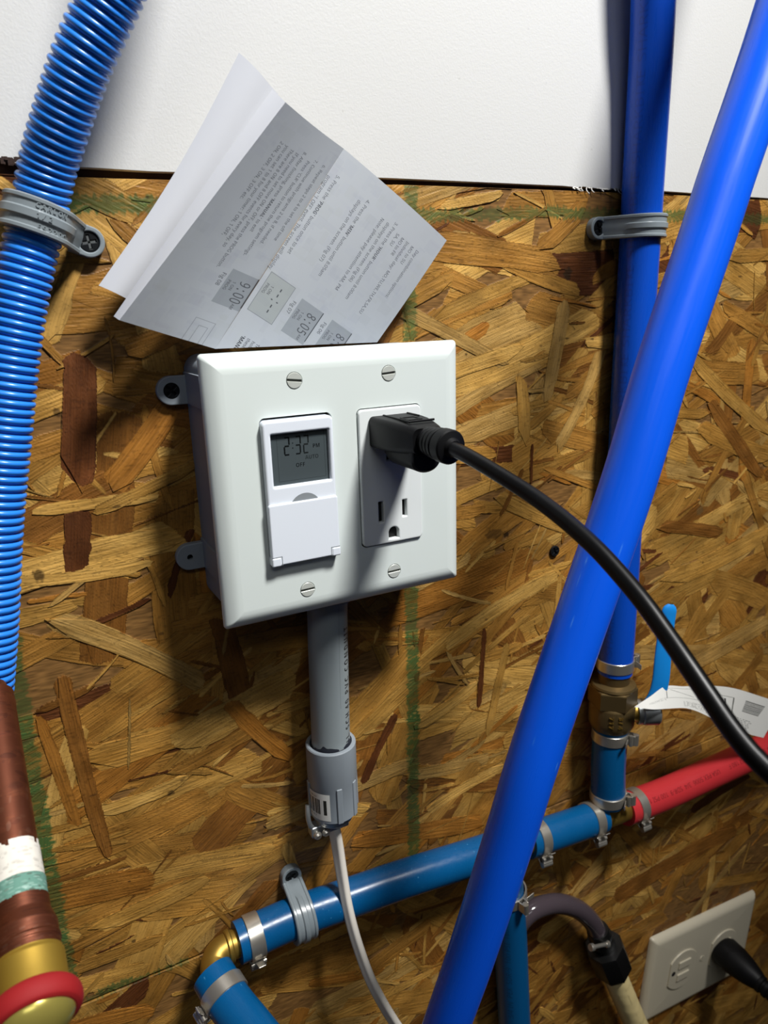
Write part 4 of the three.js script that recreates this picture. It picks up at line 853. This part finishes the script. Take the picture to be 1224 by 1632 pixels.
  part('panel', grid(patch(Pc, Pl, Pb, Cb, (f, g) => -1.6 * Math.sin(Math.PI * g) * (0.6 + 0.4 * f)), page(106, 107, 69, 109)), printed, t, 'printed panel turned into the shade');
  const B0 = V(-20.7, 163, 36), B1 = V(-91.5, 77.4, 31);
  const outer = new THREE.QuadraticBezierCurve3(B0, V(-42.1, 138.4, 38.5), B1), inner = new THREE.LineCurve3(Pl, Pb);
  const band = []; for (let i = 0; i <= 20; i++) { const row = []; for (let j = 0; j <= 10; j++) row.push(inner.getPoint(i / 20).lerp(outer.getPoint(i / 20), j / 10)); band.push(row); }
  part('panel', grid(band), M.paperBack, t, 'folded panel showing behind the printed one');
  const C0 = V(-29.5, 178.3, 24), C1 = V(-93.8, 89.7, 16), D0 = V(-16.5, 163, 31), D1 = V(-80, 81.9, 20);
  const back = []; for (let i = 0; i <= 24; i++) { const f = i / 24, row = [], a = C0.clone().lerp(C1, f).add(V(2.2 * Math.sin(Math.PI * f), -1.2 * Math.sin(Math.PI * f), 0)), b = D0.clone().lerp(D1, f); for (let j = 0; j <= 16; j++) { const g = j / 16, p = a.clone().lerp(b, g); p.z += 2.6 * Math.sin(Math.PI * Math.min(1, g * 1.25)) * (0.5 + 0.5 * f) * (g < 0.8 ? 1 : 0) ; row.push(p); } back.push(row); }
  part('panel', grid(back), M.paperBack, t, 'blank rear panel');
}

/* ---------- lower right outlet ---------- */
{
  const c = V(350.5, -505, 0), a = -0.095, ex = V(Math.cos(a), Math.sin(a), 0), ey = V(-Math.sin(a), Math.cos(a), 0), ez = V(0, 0, 1), W = 69, H = 45;
  const t = thing('cover_plate', 'cream white wall plate turned on its side near the lower right corner', 'cover plate', [350.5, -505, 0]);
  const rings = [[0.8, 0.2], [0, 0.6], [0.1, 2.2], [1.2, 4.2], [3.4, 6.0], [5.4, 6.6], [7, 6.7]].map(([e, z]) => rrect(-W + e, W - e, -H + e, H - e, Math.max(0.3, 2.2 - 0.3 * e)).getPoints(5).slice(0, -1).map((q) => V(q.x, q.y, z)));
  part('plate', basis(loft(rings, 0.6), c, ex, ey, ez), M.outlet2, t);
  slottedScrewAt(t, c.clone().addScaledVector(ez, 6.9), 2.9);
  function slottedScrewAt(parent, p, r) { slottedScrew(parent, p.x, p.y, p.z, a + 1.5, r, M.outlet2); }
  const s = thing('duplex_socket', 'cream duplex socket in the sideways lower plate, its right half plugged', 'socket', [350.5, -505, 6]);
  for (const k of [-1, 1]) {
    const face = new THREE.Shape(), r = 20, hh = 16.2, q = Math.asin(hh / r); face.absarc(0, 0, r, -q, q); face.absarc(0, 0, r, Math.PI - q, Math.PI + q); face.closePath();
    // the body is turned on its side: the round ends of each face point up and down
    const g = slab(face, 5.5, 7.9, 0.4, 2, 14).rotateZ(Math.PI / 2);
    const f = part('face', basis(g, c.clone().addScaledVector(ex, k * 27), ex, ey, ez), M.outlet2, s);
    part('raised_bar', basis(mergeGeometries([plain(new RoundedBoxGeometry(15, 7.4, 1.6, 2, 0.7).translate(1, 6.5, 8.3)), plain(new RoundedBoxGeometry(15, 7.4, 1.6, 2, 0.7).translate(1, -6.5, 8.3))]), c.clone().addScaledVector(ex, k * 27), ex, ey, ez), M.outlet2, f);
    part('contact_opening', basis(mergeGeometries([plain(new THREE.CylinderGeometry(2.4, 2.4, 0.1, 16).rotateX(Math.PI / 2).translate(-11.5, 0, 7.95))]), c.clone().addScaledVector(ex, k * 27), ex, ey, ez), M.slot, f);
  }
  const d = thing('power_cord', 'scuffed black plug and cord in the sideways outlet at the lower right', 'power cord', [375, -505, 8]);
  const o = c.clone().addScaledVector(ex, 24).addScaledVector(ey, 3);
  const body = []; for (const [z, w, h] of [[9, 15, 12], [12, 16.5, 14], [24, 16, 14], [36, 13, 12], [45, 9.5, 9.5], [48, 8, 8]]) { const pts = []; for (let i = 0; i < 28; i++) { const q = (i / 28) * Math.PI * 2; pts.push(o.clone().addScaledVector(ex, Math.cos(q) * w * 0.9).addScaledVector(ey, Math.sin(q) * h * 0.9 - z * 0.03).addScaledVector(ez, z)); } body.push(pts); }
  part('plug_body', loft(body, 0.6), M.plug, d);
  part('strain_relief', lathe([[0, 0], [7, 0], [7.6, 1], [7.6, 4], [6.4, 4.6], [6.4, 6.4], [7.4, 7], [7.4, 10], [6.2, 10.6], [6.2, 12], [6.8, 12.6], [6.8, 17], [5, 19], [0, 19]], o.clone().addScaledVector(ey, -2).addScaledVector(ez, 46), V(0.1, -0.12, 1), 32), M.plug, d);
  part('cord', sweep([[375, -506, 60], [376.5, -509, 72], [378, -517, 84], [377, -528, 88], [370, -539, 82], [358, -551, 72], [340, -566, 60], [310, -590, 50]], round(5), { steps: 60, around: 24 }), M.rubber, d);
}

/* ---------- copper pipe and red-ringed brass fitting at the left edge ---------- */
{
  const t = thing('copper_pipe', 'old copper pipe with solder stains and a red ringed brass fitting at the left edge', 'pipe', [-155, -116, 131]);
  const map = canvas(512, 1024, (c, w, h) => {
    const q = c.createLinearGradient(0, 0, 0, h); c.fillStyle = '#6b3b28'; c.fillRect(0, 0, w, h);
    for (let i = 0; i < 500; i++) { c.fillStyle = rnd() < 0.5 ? `rgba(60,32,26,${rr(0.05, 0.3)})` : `rgba(150,86,60,${rr(0.05, 0.22)})`; c.beginPath(); c.ellipse(rnd() * w, rnd() * h, rr(4, 40), rr(3, 16), rr(-0.4, 0.4), 0, 7); c.fill(); }
    for (let i = 0; i < 120; i++) { c.fillStyle = `rgba(190,180,170,${rr(0.03, 0.16)})`; c.beginPath(); c.ellipse(rnd() * w, h * rr(0.05, 0.5), rr(2, 14), rr(3, 20), 0.2, 0, 7); c.fill(); }
  });
  const copper = phy({ map, roughness: 0.42, metalness: 0.75 });
  const flux = canvas(512, 256, (c, w, h) => {
    c.fillStyle = '#d9d4ca'; c.fillRect(0, 0, w, h);
    for (let i = 0; i < 160; i++) { c.fillStyle = `rgba(140,135,125,${rr(0.05, 0.25)})`; c.beginPath(); c.ellipse(rnd() * w, rnd() * h, rr(3, 16), rr(3, 10), 0, 0, 7); c.fill(); }
  });
  const verd = canvas(512, 128, (c, w, h) => {
    c.fillStyle = '#5f8a7c'; c.fillRect(0, 0, w, h);
    for (let i = 0; i < 220; i++) { c.fillStyle = rnd() < 0.6 ? `rgba(190,210,200,${rr(0.1, 0.5)})` : `rgba(60,60,50,${rr(0.1, 0.5)})`; c.beginPath(); c.ellipse(rnd() * w, rnd() * h, rr(2, 14), rr(2, 8), 0, 0, 7); c.fill(); }
  });
  const A = COPPER_AXIS();
  part('pipe_wall', [A.tube(0, 0.72, () => 7.9, 60), sweep([[-272, -66, 2], [-266, -66, 26], [-235, -66, 37], [-192, -66, 36.5], [-172, -66.2, 36.5], [-162, -66.6, 37.2], [-157.9, -68.5, 40.5], [-157.4, -72, 48]], round(7.9), { steps: 30, around: 32 })], copper, t);
  part('flux_crust', A.tube(0.515, 0.62, (f, a) => 8.1 + 0.22 * noise(a * 4, f * 60) - (f < 0.53 ? 0.45 * noise(a * 6, 3) : 0), 24), std({ map: flux, roughness: 0.9 }), t, 'white flux crust');
  part('solder_joint', A.tube(0.615, 0.668, (f, a) => 8.3 + 0.28 * noise(a * 5, f * 90), 12), std({ map: verd, roughness: 0.85 }), t, 'green tarnished solder joint');
  part('copper_coupling', A.tube(0.665, 0.805, (f) => (f < 0.70 ? 8.5 : f < 0.735 ? 8.5 + 1.4 * ((f - 0.70) / 0.035) : f < 0.77 ? 9.9 : f < 0.78 ? 10.2 : 9.9), 60), copper, t, 'copper reducing coupling');
  part('brass_adapter', A.tube(0.80, 0.93, (f) => (f < 0.81 ? 10.0 : 10.5), 24), M.fittingBrass, t);
  part('red_ring', A.tube(0.90, 0.955, (f) => { const k = (f - 0.90) / 0.055; return 11.4 + 2.2 * Math.sqrt(Math.max(0, 1 - (2 * k - 1) ** 2)); }, 24), M.redRing, t, 'red ring');
  part('brass_dome', A.tube(0.94, 1, (f) => { const k = (f - 0.94) / 0.06; return 11.2 * Math.sqrt(Math.max(0.0004, 1 - k * k * 0.98)); }, 30), M.domeBrass, t, 'polished brass dome');
}
function COPPER_AXIS() {
  const curve = new THREE.CatmullRomCurve3([[-157.7, -67.8, 39.8], [-156.7, -82.2, 67.3], [-155.8, -96.7, 94.8], [-154.8, -111.1, 122.3], [-154.4, -117.7, 136.5], [-153.9, -121.4, 148.5], [-153.6, -123.3, 154.2]].map((p) => V(...p)), false, 'centripetal');
  class Cut extends THREE.Curve { constructor(a, b) { super(); this.a = a; this.b = b; } getPoint(f, o = V(0, 0, 0)) { return o.copy(curve.getPointAt(this.a + (this.b - this.a) * f)); } }
  return { tube: (a, b, r, steps) => sweep(new Cut(a, b), (q, f) => { const R = r(a + (b - a) * f, q); return [R * Math.cos(q), R * Math.sin(q)]; }, { steps, around: 48 }) };
}

scene.traverse((o) => { if (o.isMesh) { o.castShadow = o.material !== M.bulb; o.receiveShadow = true; } });
renderer.render(scene, camera);
